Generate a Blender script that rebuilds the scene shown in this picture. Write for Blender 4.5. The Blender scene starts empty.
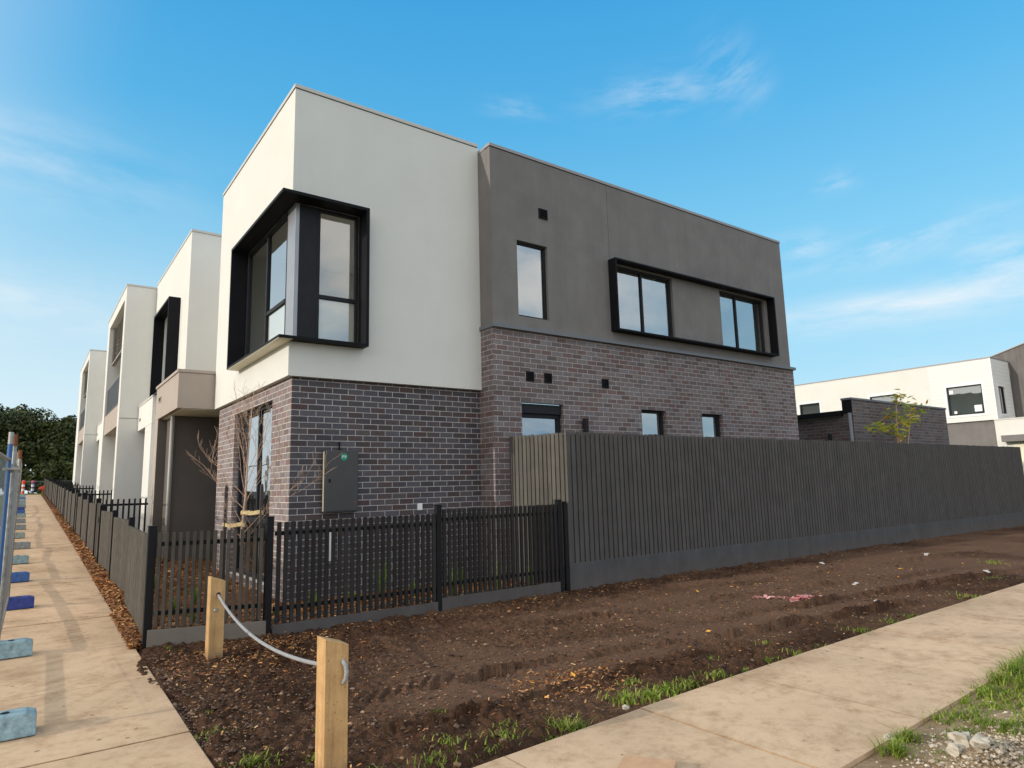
import bpy, math, random
import numpy as np
from mathutils import Vector, Matrix
R = math.radians
rnd = random.Random(7)
sc = bpy.context.scene
col = sc.collection

# ------------------------------------------------------------------ node helpers
class NT:
    def __init__(s, nt): s.nt = nt; s.L = nt.links
    def n(s, t, **kw):
        nd = s.nt.nodes.new('ShaderNode' + t)
        for k, v in kw.items(): setattr(nd, k, v)
        return nd
    def set(s, sock, v):
        if hasattr(v, 'is_output'): s.L.new(v, sock)
        elif v is not None: sock.default_value = v
    def math(s, op, a, b=None, c=None, clamp=False):
        nd = s.n('Math', operation=op); nd.use_clamp = clamp
        s.set(nd.inputs[0], a)
        if b is not None: s.set(nd.inputs[1], b)
        if c is not None: s.set(nd.inputs[2], c)
        return nd.outputs[0]
    def vmath(s, op, a, b=None):
        nd = s.n('VectorMath', operation=op)
        s.set(nd.inputs[0], a)
        if b is not None: s.set(nd.inputs[1], b)
        return nd.outputs['Value'] if op in ('DOT_PRODUCT', 'LENGTH') else nd.outputs[0]
    def noise(s, vec, scale, detail=4, rough=.55, out='Fac'):
        nd = s.n('TexNoise'); s.set(nd.inputs['Vector'], vec)
        nd.inputs['Scale'].default_value = scale; nd.inputs['Detail'].default_value = detail; nd.inputs['Roughness'].default_value = rough
        return nd.outputs[out]
    def ramp(s, fac, stops, interp='LINEAR'):
        nd = s.n('ValToRGB'); cr = nd.color_ramp; cr.interpolation = interp
        while len(cr.elements) < len(stops): cr.elements.new(.5)
        for e, (p, c) in zip(cr.elements, stops):
            e.position = p; e.color = (c[0], c[1], c[2], 1) if not isinstance(c, (int, float)) else (c, c, c, 1)
        s.set(nd.inputs[0], fac); return nd.outputs[0]
    def mix(s, fac, a, b, mode='MIX'):
        nd = s.n('Mix', data_type='RGBA', blend_type=mode)
        s.set(nd.inputs[0], fac)
        for sock, v in ((nd.inputs[6], a), (nd.inputs[7], b)):
            if isinstance(v, tuple): v = (v[0], v[1], v[2], 1)
            s.set(sock, v)
        return nd.outputs[2]
    def comb(s, x, y, z):
        nd = s.n('CombineXYZ')
        for i, v in enumerate((x, y, z)): s.set(nd.inputs[i], v)
        return nd.outputs[0]
    def sep(s, v):
        nd = s.n('SeparateXYZ'); s.set(nd.inputs[0], v); return nd.outputs
    def bump(s, h, strength, dist, normal=None):
        nd = s.n('Bump'); nd.inputs['Strength'].default_value = strength; nd.inputs['Distance'].default_value = dist
        s.set(nd.inputs['Height'], h)
        if normal is not None: s.set(nd.inputs['Normal'], normal)
        return nd.outputs[0]

def new_mat(name):
    m = bpy.data.materials.new(name); m.use_nodes = True
    t = NT(m.node_tree); b = m.node_tree.nodes['Principled BSDF']
    tc = t.n('TexCoord')
    return m, t, b, tc.outputs['Object']

def paint(name, c, rough=.6, var=.12, scale=3., bump=0., bscale=200., metal=0., spec=.5, streak=0., grime=0., island=0., splash=0.):
    m, t, b, oc = new_mat(name)
    f = t.noise(oc, scale, 5, .6)
    lo = tuple(x * (1 - var) for x in c); hi = tuple(min(1, x * (1 + var)) for x in c)
    cc = t.ramp(f, [(.3, lo), (.7, hi)])
    if streak:
        x, y, z = t.sep(oc)
        sv = t.comb(t.math('MULTIPLY', x, 7.), t.math('MULTIPLY', y, 7.), t.math('MULTIPLY', z, .7))
        sf = t.noise(sv, 1., 4, .6)
        cc = t.mix(streak, cc, t.ramp(sf, [(.35, (.55, .52, .5)), (.65, (1.1, 1.1, 1.1))]), 'MULTIPLY')
    if grime:
        gf = t.noise(oc, 14., 6, .7)
        cc = t.mix(grime, cc, t.ramp(gf, [(.45, (1, 1, 1)), (.7, (.35, .31, .27))]), 'MULTIPLY')
    if island:
        gi = t.n('NewGeometry'); cc = t.mix(1., cc, t.ramp(gi.outputs['Random Per Island'], [(0, 1 - island), (1, 1 + island)]), 'MULTIPLY')
    if splash:
        gp = t.n('NewGeometry'); px_, py_, pz_ = t.sep(gp.outputs['Position'])
        sf2 = t.math('SUBTRACT', t.math('ADD', .16, t.math('MULTIPLY', t.noise(oc, 5., 6, .75), .34)), pz_)
        cc = t.mix(t.math('MULTIPLY', t.math('MULTIPLY', sf2, 5., clamp=True), splash), cc, (.17, .115, .08))
    t.set(b.inputs['Base Color'], cc)
    b.inputs['Roughness'].default_value = rough; b.inputs['Metallic'].default_value = metal
    b.inputs['Specular IOR Level'].default_value = spec
    if bump:
        t.set(b.inputs['Normal'], t.bump(t.noise(oc, bscale, 3, .7), bump, .01))
    return m

def wood(name, c, rough=.75, ring=9.):
    m, t, b, oc = new_mat(name)
    x, y, z = t.sep(oc)
    v = t.comb(t.math('MULTIPLY', x, ring * 4), t.math('MULTIPLY', y, ring * 4), t.math('MULTIPLY', z, 1.4))
    f = t.noise(v, 1., 6, .65)
    cc = t.ramp(f, [(.25, tuple(k * .62 for k in c)), (.5, c), (.75, tuple(min(1, k * 1.2) for k in c))])
    kn = t.n('TexVoronoi'); t.set(kn.inputs['Vector'], t.comb(t.math('MULTIPLY', x, 9.), t.math('MULTIPLY', y, 9.), t.math('MULTIPLY', z, 5.)))
    cc = t.mix(1., cc, t.ramp(kn.outputs['Distance'], [(.06, (.35, .25, .18)), (.17, (1, 1, 1))]), 'MULTIPLY')
    gp = t.n('NewGeometry'); px_, py_, pz_ = t.sep(gp.outputs['Position'])
    sf2 = t.math('SUBTRACT', t.math('MULTIPLY', t.noise(oc, 9., 6, .75), .32), pz_)
    cc = t.mix(t.math('MULTIPLY', t.math('MULTIPLY', sf2, 7., clamp=True), .75), cc, (.10, .06, .04))
    cc = t.mix(1., cc, t.ramp(t.noise(oc, 5., 5, .7), [(.3, (.78, .74, .70)), (.6, (1.05, 1.05, 1.05))]), 'MULTIPLY')
    t.set(b.inputs['Base Color'], cc); b.inputs['Roughness'].default_value = rough
    t.set(b.inputs['Normal'], t.bump(f, .6, .006))
    return m

def brick_mat(name, palette, mortar, z0=3.17, x0=.08):
    m, t, b, oc = new_mat(name)
    g = t.n('NewGeometry'); nx, ny, nz = t.sep(g.outputs['Normal'])
    x, y, z = t.sep(oc)
    isx = t.math('GREATER_THAN', t.math('ABSOLUTE', nx), .6)
    u = t.math('ADD', t.math('MULTIPLY', isx, t.math('MULTIPLY', y, -1.)), t.math('MULTIPLY', t.math('SUBTRACT', 1., isx), x))
    u = t.math('SUBTRACT', u, x0); v = t.math('SUBTRACT', z, z0)
    bt = t.n('TexBrick'); t.set(bt.inputs['Vector'], t.comb(u, v, 0.))
    bt.offset = .5; bt.squash = 1
    bt.inputs['Scale'].default_value = 1.; bt.inputs['Mortar Size'].default_value = .0056
    bt.inputs['Mortar Smooth'].default_value = .15; bt.inputs['Bias'].default_value = 0
    bt.inputs['Brick Width'].default_value = .24; bt.inputs['Row Height'].default_value = .086
    bt.inputs['Color1'].default_value = (0, 0, 0, 1); bt.inputs['Color2'].default_value = (1, 1, 1, 1); bt.inputs['Mortar'].default_value = (.5, .5, .5, 1)
    pc = t.ramp(bt.outputs['Color'], palette)
    n1 = t.noise(oc, 26., 5, .7)
    pc = t.mix(1., pc, t.ramp(n1, [(.25, (.72, .72, .74)), (.75, (1.22, 1.2, 1.18))]), 'MULTIPLY')
    n3 = t.noise(oc, .7, 3, .6)
    mc = t.mix(1., mortar, t.ramp(t.noise(oc, 9., 4, .6), [(.3, .75), (.7, 1.15)]), 'MULTIPLY')
    cc = t.mix(bt.outputs['Fac'], pc, mc)
    cc = t.mix(1., cc, t.ramp(n3, [(.3, (.86, .86, .87)), (.7, (1.1, 1.1, 1.09))]), 'MULTIPLY')
    t.set(b.inputs['Base Color'], cc); b.inputs['Roughness'].default_value = .85
    h = t.math('ADD', t.math('MULTIPLY', t.math('SUBTRACT', 1., bt.outputs['Fac']), 1.), t.math('MULTIPLY', t.noise(oc, 90., 4, .7), .25))
    t.set(b.inputs['Normal'], t.bump(h, .8, .006))
    return m

def glass_mat(name, tint=(.72, .78, .78), lo=.28, hi=.9, rc=(.93, .96, 1.)):
    m = bpy.data.materials.new(name); m.use_nodes = True; nt = m.node_tree; nt.nodes.clear(); t = NT(nt)
    out = t.n('OutputMaterial'); mx = t.n('MixShader'); tr = t.n('BsdfTransparent'); gl = t.n('BsdfGlossy')
    tr.inputs[0].default_value = (*tint, 1); gl.inputs[0].default_value = (*rc, 1); gl.inputs['Roughness'].default_value = .004
    lw = t.n('LayerWeight'); lw.inputs['Blend'].default_value = .35
    f = t.math('ADD', lo, t.math('MULTIPLY', t.math('POWER', lw.outputs['Facing'], 1.6), hi - lo))
    tc = t.n('TexCoord')
    nb = t.bump(t.noise(tc.outputs['Object'], 1.3, 2, .5), .12, .02)
    t.set(gl.inputs['Normal'], nb)
    t.set(mx.inputs[0], f); t.L.new(tr.outputs[0], mx.inputs[1]); t.L.new(gl.outputs[0], mx.inputs[2]); t.L.new(mx.outputs[0], out.inputs[0])
    return m

# ------------------------------------------------------------------ mesh helpers
class MB:
    def __init__(s): s.v = []; s.f = []
    def face(s, *p):
        i = len(s.v); s.v += [tuple(q) for q in p]; s.f.append(tuple(range(i, i + len(p)))); return s
    def box(s, x0, x1, y0, y1, z0, z1):
        return s.hexa([(x0, y0, z0), (x1, y0, z0), (x1, y1, z0), (x0, y1, z0), (x0, y0, z1), (x1, y0, z1), (x1, y1, z1), (x0, y1, z1)])
    def hexa(s, p):
        i = len(s.v); s.v += [tuple(q) for q in p]
        for f in ((3, 2, 1, 0), (4, 5, 6, 7), (0, 1, 5, 4), (1, 2, 6, 5), (2, 3, 7, 6), (3, 0, 4, 7)): s.f.append(tuple(i + k for k in f))
        return s
    def obox(s, c, d, ln, wd, z0, z1, dz=0.):
        # oriented box: centre c (x,y), unit direction d, length along d, width across; dz tilts the top/bottom along d
        dx, dy = d; nx, ny = -dy, dx; P = []
        for z in (z0, z1):
            for a, b in ((-1, -1), (1, -1), (1, 1), (-1, 1)):
                P.append((c[0] + dx * a * ln / 2 + nx * b * wd / 2, c[1] + dy * a * ln / 2 + ny * b * wd / 2, z + dz * a / 2))
        return s.hexa(P)
    def tube(s, pts, r, n=8, cap=True):
        pts = [Vector(p) for p in pts]; rs = r if isinstance(r, (list, tuple)) else [r] * len(pts)
        rings = []; up = None
        for k, p in enumerate(pts):
            d = (pts[min(k + 1, len(pts) - 1)] - pts[max(k - 1, 0)]).normalized()
            a = up if up is not None else (Vector((0, 0, 1)) if abs(d.z) < .9 else Vector((1, 0, 0)))
            a = (a - d * a.dot(d))
            if a.length < 1e-4: a = Vector((1, 0, 0)) - d * d.x
            a.normalize(); up = a; b = d.cross(a)
            i = len(s.v); rings.append(i)
            for q in range(n):
                an = 2 * math.pi * q / n; s.v.append(tuple(p + (a * math.cos(an) + b * math.sin(an)) * rs[k]))
        for i, j in zip(rings, rings[1:]):
            for q in range(n): s.f.append((i + q, i + (q + 1) % n, j + (q + 1) % n, j + q))
        if cap:
            s.f.append(tuple(reversed(range(rings[0], rings[0] + n)))); s.f.append(tuple(range(rings[-1], rings[-1] + n)))
        return s
    def lathe(s, c, prof, n=20):
        rings = []
        for r, z in prof:
            i = len(s.v); rings.append(i)
            for q in range(n):
                an = 2 * math.pi * q / n; s.v.append((c[0] + r * math.cos(an), c[1] + r * math.sin(an), c[2] + z))
        for i, j in zip(rings, rings[1:]):
            for q in range(n): s.f.append((i + q, i + (q + 1) % n, j + (q + 1) % n, j + q))
        s.f.append(tuple(reversed(range(rings[0], rings[0] + n)))); s.f.append(tuple(range(rings[-1], rings[-1] + n)))
        return s
    def wall(s, ax, c, u0, u1, v0, v1, holes=(), depth=.1):
        """sheet facing -axis at plane c with rectangular holes and reveals going back by depth"""
        us = sorted({u0, u1, *[h[0] for h in holes], *[h[1] for h in holes]}); vs = sorted({v0, v1, *[h[2] for h in holes], *[h[3] for h in holes]})
        P = (lambda u, v, d=0.: (u, c + d, v)) if ax == 'y' else (lambda u, v, d=0.: (c + d, u, v))
        fl = ax == 'x'
        def q(a, b, cc, d): s.face(*((d, cc, b, a) if fl else (a, b, cc, d)))
        for a, b in zip(us, us[1:]):
            for e, f in zip(vs, vs[1:]):
                mu, mv = (a + b) / 2, (e + f) / 2
                if any(h[0] < mu < h[1] and h[2] < mv < h[3] for h in holes): continue
                q(P(a, e), P(b, e), P(b, f), P(a, f))
        for h in holes:
            a, b, e, f = h[:4]; d = depth
            q(P(a, e), P(a, e, d), P(b, e, d), P(b, e)); q(P(a, f), P(b, f), P(b, f, d), P(a, f, d))
            q(P(a, e), P(a, f), P(a, f, d), P(a, e, d)); q(P(b, e), P(b, e, d), P(b, f, d), P(b, f))
        return s
    def frame(s, ax, c, u0, u1, v0, v1, w, d0, d1):
        """rectangular frame ring between plane offsets d0..d1, four butted bars"""
        B = (lambda a, b, e, f: s.box(a, b, c + d0, c + d1, e, f)) if ax == 'y' else (lambda a, b, e, f: s.box(c + d0, c + d1, a, b, e, f))
        B(u0, u1, v0, v0 + w); B(u0, u1, v1 - w, v1); B(u0, u0 + w, v0 + w, v1 - w); B(u1 - w, u1, v0 + w, v1 - w)
        return s
    def bar(s, ax, c, u0, u1, v0, v1, d0, d1):
        return s.box(u0, u1, c + d0, c + d1, v0, v1) if ax == 'y' else s.box(c + d0, c + d1, u0, u1, v0, v1)
    def build(s, name, mat, parent=None, bevel=0., smooth=False):
        me = bpy.data.meshes.new(name)
        off = Vector((0, 0, 0)); q = parent
        while q is not None: off += q.location; q = q.parent
        me.from_pydata([(a - off.x, b - off.y, c - off.z) for a, b, c in s.v], [], s.f)
        me.materials.append(mat)
        if smooth:
            for p in me.polygons: p.use_smooth = True
        me.update()
        o = bpy.data.objects.new(name, me); col.objects.link(o)
        if parent is not None: o.parent = parent
        if bevel:
            md = o.modifiers.new('bevel', 'BEVEL'); md.width = bevel; md.segments = 2; md.limit_method = 'ANGLE'
        return o

def tag(o, label, cat, group=None):
    o['label'] = label; o['category'] = cat
    if group: o['group'] = group
    return o
def thing(name, label, cat, loc=(0, 0, 0), group=None):
    o = bpy.data.objects.new(name, None); col.objects.link(o); o.location = loc; o.empty_display_size = .2
    return tag(o, label, cat, group)
def kind(o, k): o['kind'] = k; return o
def dup(o, loc, label=None):
    r = o.copy(); col.objects.link(r); r.location = loc
    if label: r['label'] = label
    for ch in list(o.children):
        c = ch.copy(); col.objects.link(c); c.parent = r
        for g in list(ch.children):
            d = g.copy(); col.objects.link(d); d.parent = c
    return r

# ground height along the street (it climbs away from the camera)
GY = [-60, -12, -4.5, 0, 2, 8.5, 17.5, 27, 53, 80]; GZ = [-.1, -.06, -.03, .06, .13, .4, .7, 1.05, 1.85, 1.9]
def gz(y): return float(np.interp(y, GY, GZ))

def pe(x): return -5.45 - .27 * np.exp(-(np.asarray(x, float) + .7) / 4.)      # soil-side edge of the side path

# ------------------------------------------------------------------ numpy noise
def _h(ix, iy, seed):
    n = (ix.astype(np.int64) * 374761393 + iy.astype(np.int64) * 668265263 + seed * 1442695041) & 0xffffffff
    n = ((n ^ (n >> 13)) * 1274126177) & 0xffffffff
    return ((n ^ (n >> 16)) & 0xffff) / 65535.
def vnoise(x, y, seed=0):
    ix = np.floor(x); iy = np.floor(y); fx = x - ix; fy = y - iy
    fx = fx * fx * (3 - 2 * fx); fy = fy * fy * (3 - 2 * fy)
    a = _h(ix, iy, seed); b = _h(ix + 1, iy, seed); c = _h(ix, iy + 1, seed); d = _h(ix + 1, iy + 1, seed)
    return (a + (b - a) * fx) * (1 - fy) + (c + (d - c) * fx) * fy
def fbm(x, y, o=5, seed=0, g=.5):
    s = 0; a = 1; t = 0
    for k in range(o):
        s = s + a * vnoise(x * 2 ** k, y * 2 ** k, seed + k); t += a; a *= g
    return s / t

# ------------------------------------------------------------------ materials
M = {}
M['white'] = paint('white_render', (.72, .71, .675), .85, .03, 1.2, .55, 220., spec=.2, streak=.02)
M['cap_white'] = paint('white_metal_cap', (.55, .53, .50), .5, .05, 2.)
M['grey'] = paint('grey_render', (.205, .192, .188), .88, .10, 2.2, .5, 240., spec=.2, streak=.12)
M['cap_grey'] = paint('grey_metal_cap', (.30, .285, .29), .45, .06, 2.)
M['ledge'] = paint('ledge_metal', (.15, .155, .175), .5, .08, 2.)
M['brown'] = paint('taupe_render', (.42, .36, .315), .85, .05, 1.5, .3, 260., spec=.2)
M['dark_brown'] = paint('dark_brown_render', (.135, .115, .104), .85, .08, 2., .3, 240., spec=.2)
M['soffit'] = paint('soffit_board', (.84, .80, .64), .8, .05, 1.5)
M['black_metal'] = paint('black_powdercoat', (.012, .012, .015), .55, .15, 5., spec=.08)
M['frame'] = paint('black_window_frame', (.022, .023, .028), .5, .12, 6., spec=.12)
M['panel_metal'] = paint('silver_panel', (.30, .31, .34), .35, .06, 3., metal=.4)
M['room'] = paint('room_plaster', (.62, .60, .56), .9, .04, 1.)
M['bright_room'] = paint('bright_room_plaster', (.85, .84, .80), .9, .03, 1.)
M['backing'] = paint('cream_backing', (.62, .59, .50), .7, .03, 2.)
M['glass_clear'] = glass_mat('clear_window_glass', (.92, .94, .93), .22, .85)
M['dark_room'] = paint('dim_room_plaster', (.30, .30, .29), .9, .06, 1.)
M['glass'] = glass_mat('window_glass', lo=.34, hi=.92)
M['glass_dark'] = glass_mat('dark_window_glass', (.35, .38, .38), .3, .9)
M['balustrade'] = paint('balustrade_bars', (.05, .048, .055), .45, .15, 8.)
M['louvre'] = paint('louvre_slats', (.30, .28, .26), .6, .1, 6.)
M['pipe'] = paint('grey_downpipe', (.36, .35, .33), .5, .08, 6.)
M['tall_fence'] = paint('charcoal_paling_paint', (.092, .085, .083), .8, .12, 4., .3, 120., spec=.2, streak=.2, island=.07)
M['plinth'] = paint('charcoal_plinth_paint', (.085, .083, .087), .8, .14, 3., .3, 90., spec=.25, streak=.25, splash=.18)
M['plinth_light'] = paint('grey_plinth_paint', (.14, .136, .13), .85, .10, 5., .3, 90., spec=.2, splash=.3)
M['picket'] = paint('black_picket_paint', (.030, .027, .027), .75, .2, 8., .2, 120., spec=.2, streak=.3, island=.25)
M['picket_lit'] = paint('sunlit_picket_paint', (.108, .097, .083), .85, .22, 8., .2, 120., spec=.2, streak=.4, island=.14)  # street-face copy of the picket paint, direct sun put into the colour
M['picket_mid'] = paint('half_lit_picket_paint', (.068, .060, .052), .85, .22, 8., .2, 120., spec=.2, streak=.35, island=.18)  # splayed-corner copy of the picket paint, lightened for the sun it catches
M['return_pale'] = paint('sunlit_paling_paint', (.115, .108, .097), .85, .12, 4., .3, 120., spec=.2, streak=.35, island=.1)  # return panel copy of the paling paint, sunlight mixed into the tone
M['post'] = paint('black_steel_post', (.014, .014, .016), .55, .15, 8., spec=.12)
M['pine'] = wood('raw_pine', (.52, .32, .14))
M['rope'] = paint('grey_wire_rope', (.42, .42, .43), .45, .15, 60., .8, 300., metal=.35)
M['galv'] = paint('galvanised_steel', (.42, .41, .38), .42, .22, 22., metal=.6, grime=.5)
M['blue_steel'] = paint('blue_painted_steel', (.035, .13, .36), .5, .2, 14., grime=.35)
M['rust'] = paint('rusty_steel', (.22, .075, .03), .85, .3, 40.)
M['wire'] = paint('wire_mesh', (.33, .33, .33), .5, .15, 30., metal=.4)
M['meter'] = paint('charcoal_meter_box', (.050, .048, .049), .45, .1, 4.)
M['trim_gold'] = paint('gold_edge_strip', (.50, .46, .34), .6, .1, 10.)  # gold-toned strip on the left of the meter box
M['green_sticker'] = paint('green_sticker', (.0, .27, .17), .5, .03)
M['white_sticker'] = paint('white_sticker', (.8, .8, .8), .5, .03)
M['red'] = paint('red_mark', (.5, .03, .03), .5, .03)
M['bark'] = paint('young_bark', (.46, .30, .21), .85, .25, 30., .4, 80.)
M['tie'] = paint('hessian_tie', (.62, .47, .25), .9, .15, 40.)
M['stake'] = paint('dark_stake', (.05, .042, .04), .85, .2, 10.)
M['weather'] = None

def brickwalls():
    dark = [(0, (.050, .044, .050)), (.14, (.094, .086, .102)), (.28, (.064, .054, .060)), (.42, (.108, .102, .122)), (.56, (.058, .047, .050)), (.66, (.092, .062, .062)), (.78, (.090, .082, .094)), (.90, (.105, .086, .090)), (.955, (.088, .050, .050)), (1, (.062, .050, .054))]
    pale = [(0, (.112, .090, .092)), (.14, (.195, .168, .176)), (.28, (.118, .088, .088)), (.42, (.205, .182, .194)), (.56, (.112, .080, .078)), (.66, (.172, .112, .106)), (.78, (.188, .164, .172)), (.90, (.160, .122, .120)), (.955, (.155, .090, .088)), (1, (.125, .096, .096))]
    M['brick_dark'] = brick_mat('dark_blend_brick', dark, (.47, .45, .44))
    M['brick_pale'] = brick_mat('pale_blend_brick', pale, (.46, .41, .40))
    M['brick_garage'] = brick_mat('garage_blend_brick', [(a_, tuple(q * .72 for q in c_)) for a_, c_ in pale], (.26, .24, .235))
    M['brick_sunlit'] = brick_mat('sunlit_blend_brick', [(a_, tuple(min(.4, q * 1.25 + .02) for q in c_)) for a_, c_ in pale], (.62, .57, .52))  # same brick for the street facade, sunlight lightened into its colour
brickwalls()

def weatherboard():
    m, t, b, oc = new_mat('white_weatherboard')
    x, y, z = t.sep(oc)
    fr = t.math('FRACT', t.math('DIVIDE', z, .17))
    cc = t.ramp(fr, [(0, (.42, .42, .42)), (.08, (.80, .79, .77)), (1, (.80, .79, .77))])
    t.set(b.inputs['Base Color'], cc); b.inputs['Roughness'].default_value = .7
    t.set(b.inputs['Normal'], t.bump(fr, .6, .02))
    return m
M['weather'] = weatherboard()

def leafmat(name, stops, tr=.25):
    m, t, b, oc = new_mat(name)
    g = t.n('NewGeometry')
    c = t.ramp(g.outputs['Random Per Island'], stops)
    n = t.noise(oc, .8, 3, .6)
    c = t.mix(1., c, t.ramp(n, [(.3, .65), (.7, 1.3)]), 'MULTIPLY')
    t.set(b.inputs['Base Color'], c); b.inputs['Roughness'].default_value = .55
    b.inputs['Specular IOR Level'].default_value = .3
    nt = m.node_tree; out = nt.nodes['Material Output']
    tl = t.n('BsdfTranslucent'); t.set(tl.inputs[0], c); mx = t.n('MixShader'); mx.inputs[0].default_value = tr
    t.L.new(b.outputs[0], mx.inputs[1]); t.L.new(tl.outputs[0], mx.inputs[2]); t.L.new(mx.outputs[0], out.inputs[0])
    return m
M['tree_leaf'] = leafmat('dark_tree_leaf', [(0, (.030, .042, .010)), (.5, (.066, .082, .020)), (.85, (.105, .112, .034)), (1, (.14, .125, .05))], .15)
M['grass'] = leafmat('grass_blade', [(0, (.10, .17, .015)), (.45, (.21, .31, .03)), (.8, (.33, .40, .06)), (.92, (.40, .38, .12)), (1, (.46, .34, .18))], .35)
M['sap_leaf'] = leafmat('yellow_green_leaf', [(0, (.16, .24, .02)), (.45, (.32, .36, .03)), (.75, (.60, .48, .03)), (1, (.62, .30, .03))], .4)
M['strap'] = leafmat('strappy_leaf', [(0, (.06, .15, .015)), (.5, (.13, .25, .03)), (1, (.26, .34, .05))], .35)
M['mulch'] = leafmat('wood_chip', [(0, (.12, .038, .012)), (.35, (.30, .115, .034)), (.7, (.46, .20, .06)), (.9, (.58, .31, .12)), (1, (.66, .45, .24))], .0)
M['clod'] = leafmat('soil_clod', [(0, (.055, .030, .019)), (.5, (.115, .066, .041)), (.85, (.21, .128, .082)), (1, (.36, .22, .13))], .0)
M['gravel'] = leafmat('pale_gravel', [(0, (.30, .235, .165)), (.5, (.50, .41, .30)), (1, (.68, .59, .47))], .0)
M['yellow_leaf'] = paint('yellow_fallen_leaf', (.62, .30, .03), .6, .2, 30.)

def concrete(name, base, stain):
    m, t, b, oc = new_mat(name)
    x, y, z = t.sep(oc)
    f1 = t.noise(oc, .9, 5, .6); f2 = t.noise(oc, 7., 6, .7); f3 = t.noise(oc, 160., 3, .7)
    c = t.ramp(f1, [(.28, tuple(k * .84 for k in base)), (.5, base), (.74, tuple(k * 1.08 for k in base))])
    c = t.mix(1., c, t.ramp(f2, [(.28, (.76, .70, .64)), (.50, (1, 1, 1)), (.75, (1.07, 1.07, 1.07))]), 'MULTIPLY')
    c = t.mix(1., c, t.ramp(f3, [(.2, .80), (.8, 1.15)]), 'MULTIPLY')
    sp = t.noise(t.vmath('MULTIPLY', oc, (1., 1., 1.)), 3.1, 6, .8)
    c = t.mix(1., c, t.ramp(sp, [(.60, (1, 1, 1)), (.72, (.50, .40, .33))]), 'MULTIPLY')
    vo = t.n('TexVoronoi'); t.set(vo.inputs['Vector'], oc); vo.inputs['Scale'].default_value = 6.
    rv = t.n('SeparateColor'); t.set(rv.inputs[0], vo.outputs['Color'])
    speck = t.math('MULTIPLY', t.math('LESS_THAN', vo.outputs['Distance'], .10), t.math('GREATER_THAN', rv.outputs[0], .72))
    c = t.mix(t.math('MULTIPLY', speck, .6), c, (.12, .08, .055))
    # per-slab tone
    if stain:
        slab = t.math('FLOOR', t.math('DIVIDE', t.math('ADD', y, 2.3), 1.62))
    else:
        slab = t.math('FLOOR', t.math('DIVIDE', t.math('ADD', x, -.82), 1.25))
    wn = t.n('TexWhiteNoise', noise_dimensions='1D'); t.set(wn.inputs['W'], slab)
    c = t.mix(1., c, t.ramp(wn.outputs['Value'], [(0, (.95, .945, .94)), (1, (1.04, 1.035, 1.03))]), 'MULTIPLY')
    if stain:
        jd = t.math('MULTIPLY', t.math('ABSOLUTE', t.math('SUBTRACT', t.math('FRACT', t.math('ADD', t.math('DIVIDE', t.math('ADD', y, 10.4), 1.62), .5)), .5)), 1.62)
        ed = t.math('MULTIPLY', t.math('ADD', x, 2.12), 3.4, clamp=True)
    else:
        jd = t.math('MULTIPLY', t.math('ABSOLUTE', t.math('SUBTRACT', t.math('FRACT', t.math('ADD', t.math('DIVIDE', t.math('SUBTRACT', x, .82), 1.25), .5)), .5)), 1.25)
        ed = t.math('MULTIPLY', t.math('ADD', y, 5.95), 2.4, clamp=True)
    c = t.mix(1., c, t.ramp(t.math('ADD', jd, t.math('MULTIPLY', t.math('SUBTRACT', f2, .5), .01)), [(.004, (.50, .44, .39) if stain else (.68, .63, .58)), (.011, (1, 1, 1))]), 'MULTIPLY')
    dn = t.ramp(t.noise(oc, 3.4, 7, .75), [(.42, 0.), (.68, 1.)])
    c = t.mix(t.math('MULTIPLY', t.math('MULTIPLY', ed, dn), .50), c, (.22, .155, .105))
    c = t.mix(1., c, t.ramp(t.noise(oc, 1.7, 7, .72), [(.36, (.74, .70, .67)), (.50, (1, 1, 1))]), 'MULTIPLY')
    t.set(b.inputs['Base Color'], c); b.inputs['Roughness'].default_value = .88; b.inputs['Specular IOR Level'].default_value = .25
    t.set(b.inputs['Normal'], t.bump(t.math('ADD', f3, t.math('MULTIPLY', f2, 2.)), .3, .004))
    return m
M['path'] = concrete('footpath_concrete', (.635, .445, .285), True)
M['side_path'] = concrete('side_path_concrete', (.63, .452, .295), False)

def soil():
    m, t, b, oc = new_mat('bare_soil')
    f1 = t.noise(oc, .8, 5, .6); f2 = t.noise(oc, 6., 6, .7); f3 = t.noise(oc, 45., 5, .75)
    c = t.ramp(f1, [(.3, (.058, .030, .018)), (.5, (.100, .054, .033)), (.72, (.165, .094, .058))])
    c = t.mix(1., c, t.ramp(f2, [(.3, (.55, .52, .5)), (.55, (1, 1, 1)), (.75, (1.25, 1.2, 1.15))]), 'MULTIPLY')
    c = t.mix(1., c, t.ramp(f3, [(.3, .38), (.6, 1.1), (.8, 1.35)]), 'MULTIPLY')
    a = t.n('Attribute'); a.attribute_name = 'rough_mask'
    sm = t.mix(.7, c, (.185, .108, .070))
    c = t.mix(a.outputs['Fac'], sm, c)
    t.set(b.inputs['Base Color'], c); b.inputs['Roughness'].default_value = .95; b.inputs['Specular IOR Level'].default_value = .1
    t.set(b.inputs['Normal'], t.bump(t.math('ADD', f3, t.math('MULTIPLY', t.noise(oc, 130., 4, .7), .5)), .9, .02))
    return m
M['soil'] = soil()

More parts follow.
